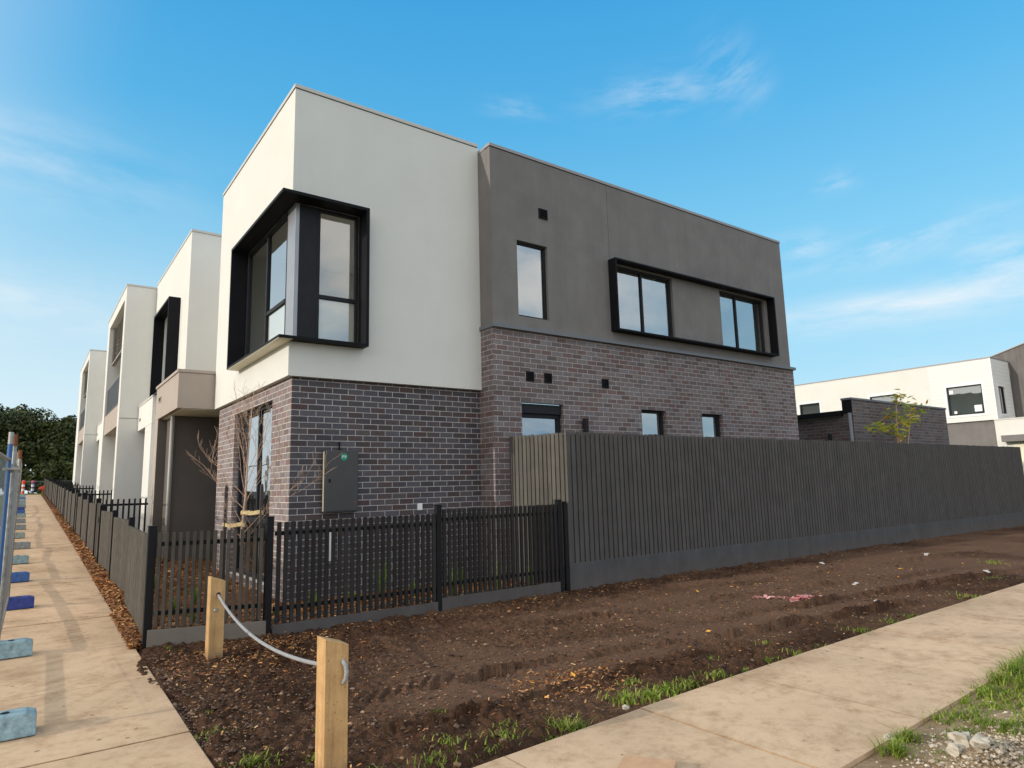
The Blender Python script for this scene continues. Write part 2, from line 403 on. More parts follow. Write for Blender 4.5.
def groundmat(name, stops, sc1=1.5, bmp=.4):
    m, t, b, oc = new_mat(name)
    f = t.math('ADD', t.math('MULTIPLY', t.noise(oc, sc1, 6, .65), .6), t.math('MULTIPLY', t.noise(oc, sc1 * 14, 5, .7), .4))
    t.set(b.inputs['Base Color'], t.ramp(f, stops)); b.inputs['Roughness'].default_value = .95
    b.inputs['Specular IOR Level'].default_value = .1
    t.set(b.inputs['Normal'], t.bump(f, bmp, .03))
    return m
M['ground'] = groundmat('grass_ground', [(.35, (.05, .07, .022)), (.5, (.075, .10, .03)), (.65, (.13, .13, .06))])
M['verge'] = groundmat('verge_soil', [(.36, (.17, .115, .065)), (.5, (.28, .20, .125)), (.64, (.42, .32, .21))], 2.)
M['asphalt'] = groundmat('asphalt', [(.35, (.04, .04, .042)), (.65, (.065, .064, .064))], 3.)
M['bed'] = groundmat('mulch_bed', [(.35, (.06, .025, .012)), (.5, (.13, .055, .022)), (.65, (.24, .11, .045))], 6., .8)

# ================================================================== SETTING
def ground_sheet():
    me = MB(); ys = [-400, -60, -30, -12, -7.4, -6.3, -5, -1, 0, 2, 5, 8.5, 13, 17.5, 22, 27, 35, 44, 53, 70, 80, 140, 600]; xs = [-600, -120, -40, -12, -2, 14, 40, 150, 600]
    nx = len(xs)
    for y in ys:
        for x in xs: me.v.append((x, y, gz(y) - .16))
    for j in range(len(ys) - 1):
        for i in range(nx - 1): me.f.append((j * nx + i, j * nx + i + 1, (j + 1) * nx + i + 1, (j + 1) * nx + i))
    return kind(me.build('ground', M['ground']), 'structure')
ground_sheet()

def street_path():
    me = MB(); J = [-10.4]
    while J[-1] < 53.2: J.append(J[-1] + 1.62)
    x0, x1 = -3.42, -1.83
    for k, (a, b) in enumerate(zip(J, J[1:])):
        a2, b2 = a + .004, b - .004; b2 = min(b2, 53.3)
        e = [0.0] * 4
        j = rnd.uniform(-.004, .004)
        me.hexa([(x0, a2, gz(a2) - .2), (x1, a2, gz(a2) - .2), (x1, b2, gz(b2) - .2), (x0, b2, gz(b2) - .2), (x0, a2, gz(a2) + j), (x1, a2, gz(a2) + j), (x1, b2, gz(b2) + j), (x0, b2, gz(b2) + j)])
    o = me.build('footpath', M['path'], bevel=.008); kind(o, 'structure')
    me = MB(); n = 400
    x = 14.6
    J = [.82 + 1.25 * k for k in range(-2, 30)]
    for a, b in zip(J, J[1:]):
        j = rnd.uniform(-.004, .004)
        xa, xb = a + .0015, b - .0015; ya, yb = float(pe(xa)), float(pe(xb)); q = 1.42
        me.hexa([(xa, ya - q, -.25), (xb, yb - q, -.25), (xb, yb, -.25), (xa, ya, -.25), (xa, ya - q, -.005 + j), (xb, yb - q, -.005 + j), (xb, yb, -.005 + j), (xa, ya, -.005 + j)])
    kind(me.build('side_footpath', M['side_path'], bevel=.0015), 'structure')
street_path()

def soil_sheet():
    xs = np.concatenate([np.arange(-2.05, 3.5, .016), np.arange(3.5, 9, .045), np.arange(9, 20, .10), np.arange(20, 40, .4)])
    ys = np.arange(-5.85, -1.05, .0165)
    X, Y = np.meshgrid(xs, ys)
    base = np.interp(Y, GY, GZ)
    big = (fbm(X * .5, Y * .8, 3, 11) - .5) * .10
    rough = np.clip((fbm(X * .55 + 3, Y * .9, 3, 21) - .40) * 4.5, 0, 1)
    edge = np.clip((np.abs(Y + 3.3) - .9) / .6, 0, 1)
    rough = np.clip(rough * .7 + edge * .55, .06, 1)
    left = np.clip((.8 - X) / 1.5, 0, 1); rough = np.clip(rough + left * .7, 0, 1)
    fine = (fbm(X * 5, Y * 6, 4, 31, .62) - .5) * .10 * rough + (np.abs(fbm(X * 11, Y * 13, 3, 35, .6) - .5) - .1) * .12 * (.25 + .75 * rough) + (np.clip(vnoise(X * 21 + Y * 4, Y * 24 - X * 3, 37) - .45, 0, 1)) * .040 * (.2 + .8 * rough) + (vnoise(X * 40, Y * 43, 38) - .5) * .014 * (.3 + .7 * rough)
    # wheel ruts running with the side path
    H = base - .008 + big * .5 + fine
    for y0, sl, xa, xb, dep in ((-4.10, -.125, -.3, 7., .075), (-2.62, -.12, 1.8, 9., .04), (-4.80, -.05, -.9, 3., .04), (-3.45, -.13, 3.4, 14., .05), (-2.0, -.10, 5., 16., .035)):
        yc = y0 + sl * (X - 0.0 if True else 0) + (fbm(X * .9, X * 0 + y0, 3, 41) - .5) * .34
        d = (Y - yc)
        on = np.clip((X - xa) / .6, 0, 1) * np.clip((xb - X) / .8, 0, 1)
        yj = (fbm(X * 7, Y * 7 + y0 * 3, 4, 53) - .5) * .17 + (fbm(X * 24, Y * 24, 2, 55) - .5) * .06
        d = d + yj
        jag = np.clip(fbm(X * 1.3 + y0 * 7, Y * .8, 3, 59) * 3.0 - .75, .12, 1.1) * (.45 + .9 * fbm(X * 5, Y * 3, 3, 51))
        up = np.where(d > 0, np.exp(-d / .30), 0.) * dep * 1.0
        dn = np.where(d <= 0, np.exp(d / .16), 0.) * dep * .9
        H += on * (up - dn) * jag
        crumb = on * np.exp(-((d + .05) / .10) ** 2)
        H += crumb * (vnoise(X * 22, Y * 22, 57) - .4) * .075
        band = on * np.exp(-((d - .34) / .22) ** 4)
        flat = base + .004 + big * .3
        H = H * (1 - band * .88) + flat * band * .88
        rough = rough * (1 - band * .95)
    # a patch of tyre lugs beside a smeared flat
    lug = np.exp(-((X + .15) / .50) ** 6) * np.exp(-((Y + 4.02) / .13) ** 6)
    H += lug * .020 * np.sign(np.sin((X * 1.0 - (Y + 4.02) * .8) * 52)) * .8
    smear = np.exp(-((X - .02) / .42) ** 4) * np.exp(-((Y + 4.27) / .085) ** 4)
    H = H * (1 - smear) + (base + .005) * smear; rough = rough * (1 - smear)
    # keep it below both paths at the seams, ragged where it spills over them
    sp = np.clip((Y - pe(X)) / .10 + (fbm(X * 3, Y * 3, 4, 61) - .5) * .9, 0, 1)
    H = np.maximum(H, base - .035) * sp + (base - .05) * (1 - sp)
    over = np.exp(-((Y + 2.15) / .75) ** 4) * .13
    spill = np.clip((X + 1.80 + over) / .07 + (fbm(X * 3 + 9, Y * 3, 5, 71) - .45) * 3.2, 0, 1)
    H += over * .10 * np.clip(1 - (X + 1.95) / .3, 0, 1)
    H = H * spill + (base - .05) * (1 - spill)
    # lifts a little under the fences
    H += np.clip((Y + 1.95) / .4, 0, 1) * .03 * spill
    H = np.where((X > 3.8) & (Y > -1.42), base - .02, H)
    nx, ny = len(xs), len(ys)
    v = np.stack([X, Y, H], -1).reshape(-1, 3)
    i = np.arange(nx * ny).reshape(ny, nx)
    f = np.stack([i[:-1, :-1], i[:-1, 1:], i[1:, 1:], i[1:, :-1]], -1).reshape(-1, 4)
    me = bpy.data.meshes.new('bare_soil'); me.from_pydata(v.tolist(), [], f.tolist())
    at = me.attributes.new('rough_mask', 'FLOAT', 'POINT'); at.data.foreach_set('value', rough.reshape(-1).astype(np.float32))
    me.materials.append(M['soil'])
    for p in me.polygons: p.use_smooth = True
    o = bpy.data.objects.new('bare_soil', me); col.objects.link(o); kind(o, 'structure')
    def hz(x, y):
        a = int(np.clip(np.searchsorted(xs, x), 1, nx - 1)); b = int(np.clip(np.searchsorted(ys, y), 1, ny - 1))
        return float(H[b, a])
    return hz
hz = soil_sheet()

# garden beds inside the fences, mulch strip along the street fence
def beds():
    me = MB()
    me.face((-1.70, -1.03, .06), (-.6, -1.46, .05), (3.7, -1.46, .06), (3.7, .1, .10), (.1, .1, .10), (.1, 1.5, .14), (-1.62, 1.5, .14))
    ys = [1.5, 4, 7, 8.5, 13, 17.5, 22, 27, 35, 45, 53.3]
    for a, b in zip(ys, ys[1:]): me.face((-1.9, a, gz(a) - .01), (.3, a, gz(a) - .01), (.3, b, gz(b) - .01), (-1.9, b, gz(b) - .01))
    me.face((-1.9, -1.1, gz(-1.1) - .01), (-1.62, -1.1, gz(-1.1) - .01), (-1.62, 1.5, gz(1.5) - .01), (-1.9, 1.5, gz(1.5) - .01))
    o = me.build('mulch_bed_ground', M['bed']); o.name = 'garden_bed'; kind(o, 'structure')
beds()
def verges():
    # verge beside the side path with lumpy surface, street verge left of the fence, road beyond
    xs = np.arange(-3.3, 30, .06); ys = np.arange(-9.6, -6.8, .05)
    xs = np.concatenate([np.arange(-1.5, 6, .035), np.arange(6, 30, .3)])
    X, Y = np.meshgrid(xs, ys)
    H = -.012 + (fbm(X * 1.6, Y * 1.6, 5, 81) - .5) * .12 + .02 * np.clip((-7.2 - Y), 0, 1)
    mound = np.exp(-((X - 1.72) / .36) ** 2 - ((Y + 7.5) / .22) ** 2) * .07
    H += mound
    s = np.clip((pe(X) - 1.43 - Y) / .08 + (fbm(X * 4, Y * 4, 3, 91) - .5), 0, 1); H = H * s + (-.03) * (1 - s)
    nx, ny = len(xs), len(ys)
    v = np.stack([X, Y, H], -1).reshape(-1, 3); i = np.arange(nx * ny).reshape(ny, nx)
    f = np.stack([i[:-1, :-1], i[:-1, 1:], i[1:, 1:], i[1:, :-1]], -1).reshape(-1, 4)
    me = bpy.data.meshes.new('verge'); me.from_pydata(v.tolist(), [], f.tolist()); me.materials.append(M['verge'])
    for p in me.polygons: p.use_smooth = True
    o = bpy.data.objects.new('verge', me); col.objects.link(o); kind(o, 'structure')
    def vz(x, y):
        a = int(np.clip(np.searchsorted(xs, x), 1, nx - 1)); b = int(np.clip(np.searchsorted(ys, y), 1, ny - 1)); return float(H[b, a])
    r = MB(); ys2 = [-60, -30, -12, -4.5, 0, 2, 8.5, 17.5, 27, 53, 80]
    for a, b in zip(ys2, ys2[1:]): r.face((-13., a, gz(a) - .12), (-6., a, gz(a) - .12), (-6., b, gz(b) - .12), (-13., b, gz(b) - .12))
    kind(r.build('road', M['asphalt']), 'structure')
    r = MB()
    for a, b in zip(ys2, ys2[1:]): r.hexa([(-6., a, gz(a) - .3), (-5.7, a, gz(a) - .3), (-5.7, b, gz(b) - .3), (-6., b, gz(b) - .3), (-6., a, gz(a) + .0), (-5.7, a, gz(a) + .0), (-5.7, b, gz(b) + .0), (-6., b, gz(b) + .0)])
    kind(r.build('kerb', M['path']), 'structure')
    return vz
vz = verges()

# ================================================================== CORNER TOWNHOUSE
def windows(T, ax, c, u0, u1, v0, v1, mull=(), trans=(), w=.045, depth=.07, room=2.2, glass='glass', rm='room', name='window'):
    """window set into a reveal: frame object with glass and room as sub-parts. c = plane of the frame's outer face"""
    fr = MB(); fr.frame(ax, c, u0, u1, v0, v1, w, 0, depth)
    for m in mull: fr.bar(ax, c, m - w * .55, m + w * .55, v0 + w, v1 - w, .003, depth - .003)
    for (a, b, z) in trans: fr.bar(ax, c, a, b, z - w * .6, z + w * .6, .006, depth - .006)
    f = fr.build(name, M['frame'], T, bevel=.004)
    g = MB()
    if ax == 'y': g.face((u0 + .01, c + depth * .5, v0 + .01), (u1 - .01, c + depth * .5, v0 + .01), (u1 - .01, c + depth * .5, v1 - .01), (u0 + .01, c + depth * .5, v1 - .01))
    else: g.face((c + depth * .5, u1 - .01, v0 + .01), (c + depth * .5, u0 + .01, v0 + .01), (c + depth * .5, u0 + .01, v1 - .01), (c + depth * .5, u1 - .01, v1 - .01))
    g.build('pane', M[glass], f)
    if room:
        r = MB(); a, b, e, h = u0 - .25, u1 + .25, v0 - .15, v1 + .08; d0, d1 = depth + .005, depth + room
        Q = (lambda u, v, d: (u, c + d, v)) if ax == 'y' else (lambda u, v, d: (c + d, u, v))
        r.face(Q(a, e, d1), Q(b, e, d1), Q(b, h, d1), Q(a, h, d1)); r.face(Q(a, e, d0), Q(b, e, d0), Q(b, e, d1), Q(a, e, d1)); r.face(Q(a, h, d0), Q(a, h, d1), Q(b, h, d1), Q(b, h, d0))
        r.face(Q(a, e, d0), Q(a, e, d1), Q(a, h, d1), Q(a, h, d0)); r.face(Q(b, e, d0), Q(b, h, d0), Q(b, h, d1), Q(b, e, d1))
        r.build('room_lining', M[rm], f)
    return f

def vent(T, x0, x1, z0, z1, y):
    v = MB(); v.frame('y', y, x0, x1, z0, z1, .022, -.018, .03)
    n = 5
    for k in range(n):
        z = z0 + .026 + (z1 - z0 - .05) * (k + .5) / n
        v.hexa([(x0 + .022, y - .016, z - .012), (x1 - .022, y - .016, z - .012), (x1 - .022, y + .02, z + .004), (x0 + .022, y + .02, z + .004), (x0 + .022, y - .016, z - .008), (x1 - .022, y - .016, z - .008), (x1 - .022, y + .02, z + .008), (x0 + .022, y + .02, z + .008)])
    v.box(x0 + .01, x1 - .01, y - .003, y + .001, z0 + .01, z1 - .01)
    return v.build('wall_vent', M['black_metal'], T)

A = thing('townhouse', 'two storey corner townhouse, white rendered box, grey upper side wall and dark brick below', 'townhouse', (0, 0, 0))
ZB, ZT, W, L, XE, GP = 3.21, 7.58, 3.25, 4.5, 12.07, -.377
BP = .082      # brick set back from the white face
LG, GT = 4.23, 7.45

# white box (upper): facade X=0 and side Y=0 with the wrap-round window opening, underside
u = MB()
u.wall('x', 0., 0., L, ZB, ZT, [(0., 2.69, 3.75, 5.82)], .0)
u.wall('y', 0., 0., W + .02, ZB, ZT, [(0., 1.07, 3.75, 5.82)], .0)
u.face((0, L, ZB), (0, L, ZT), (4, L, ZT), (4, L, ZB))
u.face((0, 0, ZT), (W, 0, ZT), (W, L, ZT), (0, L, ZT))
u.face((0, 0, ZB), (0, L, ZB), (.4, L, ZB), (.4, .4, ZB)); u.face((0, 0, ZB), (.4, .4, ZB), (W, .4, ZB), (W, 0, ZB))
u.build('upper_wall', M['white'], A)
c = MB(); c.box(-.015, .16, -.015, L + .01, ZT + .012, ZT + .07); c.box(.16, W - .001, -.015, .16, ZT + .012, ZT + .07)
c.build('parapet_cap', M['cap_white'], A, bevel=.004)
c = MB(); c.box(.004, .15, .004, L - .01, ZT, ZT + .012); c.box(.15, W - .001, .004, .15, ZT, ZT + .012)
c.build('cap_shadow_strip', M['black_metal'], A)  # black strip painted in as the shade line under the cap

# corner window hood: four plates round the opening on each face
h = MB(); PX = .2
zt, zb, yl, xr = 5.87, 3.70, 2.74, 1.12
h.hexa([(-PX, -PX, zt - .05), (xr, -PX, zt - .05), (xr, .1, zt - .05), (-PX, .1, zt - .05), (-PX, -PX, zt), (xr, -PX, zt), (xr, .1, zt), (-PX, .1, zt)])
h.box(-PX, .08, .1, yl, zt - .05, zt)
h.box(-PX, .08, yl - .05, yl, zb + .04, zt - .05)
h.box(xr - .05, xr, -PX, .1, zb + .04, zt - .05)
h.build('window_hood', M['black_metal'], A, bevel=.003)
h = MB(); h.hexa([(-PX, -PX, zb), (xr, -PX, zb), (xr, .1, zb), (-PX, .1, zb), (-PX, -PX, zb + .04), (xr, -PX, zb + .04), (xr, .1, zb + .04), (-PX, .1, zb + .04)])
h.box(-PX, .08, .1, yl, zb, zb + .04)
h.build('hood_sill', M['black_metal'], A, bevel=.003)
h = MB(); h.box(-PX + .002, -.002, -PX + .03, yl - .004, zb - .005, zb - .001)
h.build('sill_underside', M['soffit'], A)
# glazing behind the hood
GX, GYY = .08, .10
fz0, fz1 = 3.74, 5.82
p = MB(); p.box(GX, GX + .06, GYY, .45, fz0, fz1); p.build('corner_panel', M['panel_metal'], A, bevel=.003)
p = MB(); p.box(GX + .06, .41, GYY, GYY + .06, fz0, fz1); p.build('corner_panel', M['frame'], A, bevel=.003)
w1 = windows(A, 'x', GX, .45, 2.69, fz0, fz1, mull=(1.52,), trans=((.55, 1.47, 4.44),), w=.05, room=0, glass='glass_clear')
w2 = windows(A, 'y', GYY, .41, 1.07, fz0, fz1, trans=((.46, 1.02, 4.45),), w=.05, room=0, glass='glass_clear')
r = MB()
r.face((GX + .08, 4., 3.6), (4., 4., 3.6), (4., .2, 3.6), (GX + .08, .2, 3.6)); r.face((.1, .12, 5.95), (4, .12, 5.95), (4, 4, 5.95), (.1, 4, 5.95))
r.face((4, .12, 3.6), (4, 4, 3.6), (4, 4, 5.95), (4, .12, 5.95)); r.face((.1, 3.2, 3.6), (4, 3.2, 3.6), (4, 3.2, 5.95), (.1, 3.2, 5.95))
r.build('room_lining', M['bright_room'], A)
q = MB(); q.box(.46, 1.02, GYY + .045, GYY + .05, 3.79, 4.42); q.build('pane_backing', M['backing'], A)  # cream sheet behind the lower side pane
q = MB(); q.box(GX + .045, GX + .05, .50, 1.47, 3.79, 4.41); q.build('pane_backing', M['backing'], A)  # cream sheet behind the lower facade pane

# lower brick wall under the white box
b = MB()
b.wall('y', BP, BP, W + .04, -.1, ZB - .002)
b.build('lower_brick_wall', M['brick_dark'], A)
b = MB(); b.wall('x', BP - .0, BP, 4.42, -.1, ZB - .002, [(.98, 3.22, .25, 2.985)], .11); b.face((BP, 4.42, -.1), (BP, 4.42, ZB - .002), (1.2, 4.42, ZB - .002), (1.2, 4.42, -.1)); b.build('front_brick_wall', M['brick_sunlit'], A)
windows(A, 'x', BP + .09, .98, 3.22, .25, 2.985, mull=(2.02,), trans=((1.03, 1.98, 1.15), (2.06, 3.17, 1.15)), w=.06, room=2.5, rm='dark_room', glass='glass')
c = MB(); c.box(BP + .02, .4, .1, 4.4, ZB - .045, ZB - .006); c.build('head_flashing', M['ledge'], A)

# grey side block
g = MB()
hw = (3.79, 4.47, 4.49, 5.86); hA = (6.16, 7.86, 4.53, 5.84); hB = (9.46, 11.16, 4.53, 5.84)
g.wall('y', GP, W, XE, LG + .05, GT, [hw, hA, hB], .09)
g.wall('x', W, GP, .3, LG + .05, GT)
g.face((XE, GP, LG), (XE, 6, LG), (XE, 6, GT), (XE, GP, GT)); g.face((W, GP, GT), (XE, GP, GT), (XE, 6, GT), (W, 6, GT))
g.build('upper_side_wall', M['grey'], A)
c = MB(); c.box(W - .012, XE + .015, GP - .015, GP + .15, GT + .012, GT + .07); c.box(W + .001, W + .15, GP + .15, .35, GT + .012, GT + .07); c.box(XE - .15, XE + .015, GP + .15, 6, GT + .012, GT + .07)
c.build('parapet_cap', M['cap_grey'], A, bevel=.004)
c = MB(); c.box(W + .004, XE - .004, GP + .004, GP + .14, GT, GT + .012); c.box(W + .004, W + .14, GP + .14, .35, GT, GT + .012); c.build('cap_shadow_strip', M['black_metal'], A)  # black strip standing in for the grey cap's shadow
c = MB(); c.box(W - .03, XE + .17, GP - .045, GP + .05, LG, LG + .065); c.box(W - .03, W + .06, GP + .05, .02, LG, LG + .065); c.build('brick_ledge', M['ledge'], A, bevel=.004)
windows(A, 'y', GP + .06, *hw, w=.04, room=2.2)
windows(A, 'y', GP + .06, *hA, mull=(6.98,), w=.045, room=2.4)
windows(A, 'y', GP + .06, *hB, mull=(10.12,), w=.045, room=2.4)
# long black window surround
h = MB(); x0, x1, z0, z1, pj = 6.0, 11.32, 4.47, 5.90, .2
h.box(x0, x1, GP - pj, GP + .002, z1 - .035, z1); h.box(x0, x1, GP - pj, GP + .002, z0, z0 + .035)
h.box(x0, x0 + .035, GP - pj, GP + .002, z0 + .035, z1 - .035); h.box(x1 - .035, x1, GP - pj, GP + .002, z0 + .035, z1 - .035)
h.build('window_surround', M['black_metal'], A, bevel=.003)
h = MB(); h.box(6.045, 6.046, GP - .003, GP + .001, 5.9, GT - .01); h.build('render_joint', M['black_metal'], A)
vent(A, 4.30, 4.50, 6.37, 6.56, GP)
# lower side brick
BY = GP + .027
b = MB()
XB = XE + .15
b.wall('y', BY, W, XB, -.1, LG - .002, [(3.82, 4.74, .30, 3.0), (6.74, 7.45, 1.9, 3.01), (8.58, 9.28, 1.9, 3.01)], .11)
b.wall('x', W, BY, .4, -.1, LG - .002)
b.face((XB, BY, -.1), (XB, 6, -.1), (XB, 6, LG), (XB, BY, LG))
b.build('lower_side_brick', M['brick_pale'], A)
windows(A, 'y', BY + .09, 3.82, 4.74, .30, 2.82, w=.07, room=1.8, name='door')
c = MB(); c.box(3.83, 4.73, BY + .05, BY + .14, 2.82, 2.985); c.build('roller_shutter_box', M['frame'], A, bevel=.006)
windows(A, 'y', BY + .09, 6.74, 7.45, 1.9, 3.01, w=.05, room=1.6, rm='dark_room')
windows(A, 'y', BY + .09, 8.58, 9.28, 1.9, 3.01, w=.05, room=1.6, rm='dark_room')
for x in (3.93, 4.33, 5.71): vent(A, x, x + .165, 3.365, 3.535, BY)
for x in (3.815, 6.76, 9.29): 
    j = MB(); j.box(x - .004, x + .004, BY - .002, BY + .002, 3.0, LG - .01); j.build('expansion_joint', M['dark_brown'], A)
l = MB(); l.lathe((5.2, BY - .07, 2.52), [(.0, 0), (.05, 0), (.05, .24), (.0, .24)], 14); l.box(5.185, 5.215, BY - .03, BY + .01, 2.60, 2.68); l.build('wall_lamp', M['frame'], A)

# meter box
mb = MB(); mb.box(.545, 1.055, -.005, BP + .002, 1.29, 2.17); f = mb.build('meter_box', M['meter'], A, bevel=.008)
mb = MB(); mb.box(.565, 1.04, -.017, -.0055, 1.31, 2.15); d = mb.build('meter_box_door', M['meter'], f, bevel=.004)
mb = MB(); mb.box(.538, .5445, -.002, .045, 1.31, 2.15); mb.build('edge_strip', M['trim_gold'], f)
mb = MB(); mb.box(.605, .635, -.024, -.0175, 1.715, 1.76); mb.build('latch', M['post'], f)
s = MB(); n = 28; cx, cz, rr, yy = .83, 2.075, .052, -.019
s.face(*[(cx + rr * math.cos(2 * math.pi * k / n), yy, cz + rr * math.sin(2 * math.pi * k / n)) for k in range(n)]); st = s.build('sticker', M['green_sticker'], f)
s = MB(); yy = -.0205
def bar2(x0, z0, x1, z1, w):
    dx, dz = x1 - x0, z1 - z0; ln = math.hypot(dx, dz); px, pz = -dz / ln * w / 2, dx / ln * w / 2
    s.face((x0 - px, yy, z0 - pz), (x1 - px, yy, z1 - pz), (x1 + px, yy, z1 + pz), (x0 + px, yy, z0 + pz))
bar2(0.803, 2.055, 0.803, 2.097, .008); bar2(0.803, 2.094, 0.822, 2.094, .007); bar2(0.803, 2.075, 0.822, 2.075, .007); bar2(0.822, 2.072, 0.822, 2.097, .008)
bar2(0.836, 2.097, 0.847, 2.055, .008); bar2(0.858, 2.097, 0.847, 2.055, .008)
s.build('sticker_lettering', M['white_sticker'], st)
s = MB(); s.box(.99, 1.005, -.02, -.0172, 1.425, 1.44); s.build('red_mark', M['red'], f)
s = MB(); s.tube([(.79, BP - .02, 2.17), (.79, BP - .02, 2.30)], .012, 8); s.build('conduit', M['post'], f)
for k in (0, 1): s = MB(); s.box(.655 + .13 * k, .70 + .13 * k, BP - .045, BP + .002, .62, 1.03); s.build('conduit_cover', M['white_sticker'], A)
s = MB(); s.box(2.06, 2.14, BP - .03, BP + .002, 1.265, 1.37); s.build('outlet_box', M['white_sticker'], A, bevel=.004)

# porch box and porch walls
pb = MB(); pb.box(-.65, 1.6, 4.52, 7.12, 3.215, 3.90); pb.build('porch_box', M['brown'], A, bevel=.004)
pb = MB(); pb.box(-.67, 1.6, 4.505, 7.14, 3.905, 3.965); pb.build('porch_cap', M['brown'], A, bevel=.004)
pb = MB(); pb.box(-.56, 1.6, 4.56, 6.72, 3.203, 3.213); pb.build('porch_soffit', M['soffit'], A)
pb = MB(); pb.box(-.65, .6, 6.75, 7.12, -.1, 3.212); pb.build('porch_wall', M['brown'], A, bevel=.004)
pb = MB(); pb.box(-.645, .55, 6.735, 6.748, -.1, 3.20); pb.build('porch_wall_shade', M['dark_brown'], A)  # dark sheet painting the shade on the porch wall's inner face
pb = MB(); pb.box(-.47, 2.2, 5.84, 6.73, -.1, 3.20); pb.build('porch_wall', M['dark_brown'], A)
pb = MB(); pb.box(1.6, 1.8, 4.5, 7.7, 3.2, 7.4); pb.build('upper_link_wall', M['white'], A)
pb = MB(); pb.tube([(-.52, 5.78, .0), (-.52, 5.78, 3.19)], .036, 12); pb.build('downpipe', M['pipe'], A, smooth=True)
pb = MB(); pb.frame('x', -.65, 6.45, 6.75, 3.56, 3.68, .02, -.012, .0); fo = pb.build('overflow_outlet', M['brown'], A)
pb = MB(); pb.box(-.656, -.648, 6.49, 6.71, 3.585, 3.655); pb.build('overflow_mouth', M['post'], fo)

# ================================================================== THE ROW ALONG THE STREET
def box_house(T, dy, dz):
    Y = lambda y: y + dy
    Z = lambda z: z + dz
    w = MB(); w.wall('x', 0., Y(7.72), Y(12.95), Z(-.3), Z(7.93), [(Y(8.87), Y(11.1), Z(4.28), Z(6.45))], .12)
    w.face((0, Y(7.72), Z(-.3)), (3, Y(7.72), Z(-.3)), (3, Y(7.72), Z(7.93)), (0, Y(7.72), Z(7.93))); w.face((0, Y(12.95), Z(-.3)), (0, Y(12.95), Z(7.93)), (3, Y(12.95), Z(7.93)), (3, Y(12.95), Z(-.3)))
    w.face((0, Y(7.72), Z(7.93)), (3, Y(7.72), Z(7.93)), (3, Y(12.95), Z(7.93)), (0, Y(12.95), Z(7.93)))
    w.build('upper_wall', M['white'], T)
    c = MB(); c.box(-.015, .15, Y(7.70), Y(12.95), Z(7.935), Z(7.99)); c.box(.15, 3, Y(7.70), Y(7.85), Z(7.935), Z(7.99)); c.build('parapet_cap', M['cap_white'], T)
    h = MB(); h.box(-.27, .01, Y(8.80), Y(11.2), Z(6.47), Z(6.53)); h.box(-.27, .01, Y(8.80), Y(11.2), Z(4.2), Z(4.26)); h.box(-.27, .01, Y(8.80), Y(8.86), Z(4.26), Z(6.47)); h.box(-.27, .01, Y(11.14), Y(11.2), Z(4.26), Z(6.47)); h.build('window_hood', M['black_metal'], T, bevel=.003)
    windows(T, 'x', .09, Y(8.88), Y(11.1), Z(4.28), Z(6.45), mull=(Y(9.95),), room=1.5, rm='dark_room', glass='glass_dark')
    p = MB(); p.box(-.3, .0 - .004, Y(10.3), Y(12.94), Z(3.46), Z(4.16)); p.build('porch_box', M['white'], T, bevel=.004)
    p = MB(); p.box(-.315, -.004, Y(10.285), Y(12.94), Z(4.164), Z(4.215)); p.build('porch_cap', M['cap_white'], T)
    p = MB(); p.box(-.3, -.004, Y(10.3), Y(11.42), Z(-.3), Z(3.456)); p.build('porch_pier', M['white'], T, bevel=.004)
    p = MB(); p.box(-.06, -.006, Y(11.45), Y(12.9), Z(-.3), Z(3.44)); p.build('porch_door_wall', M['grey'], T)
    p = MB(); p.box(-.09, -.064, Y(11.6), Y(12.5), Z(.3), Z(2.7)); p.build('door', M['frame'], T)
    p = MB(); p.tube([(-.16, Y(12.2), Z(.1)), (-.16, Y(12.2), Z(3.4))], .045, 10); p.build('downpipe', M['pipe'], T, smooth=True)
    p = MB(); p.box(-.308, -.299, Y(12.45), Y(12.65), Z(3.72), Z(3.80)); p.build('overflow_mouth', M['post'], T)
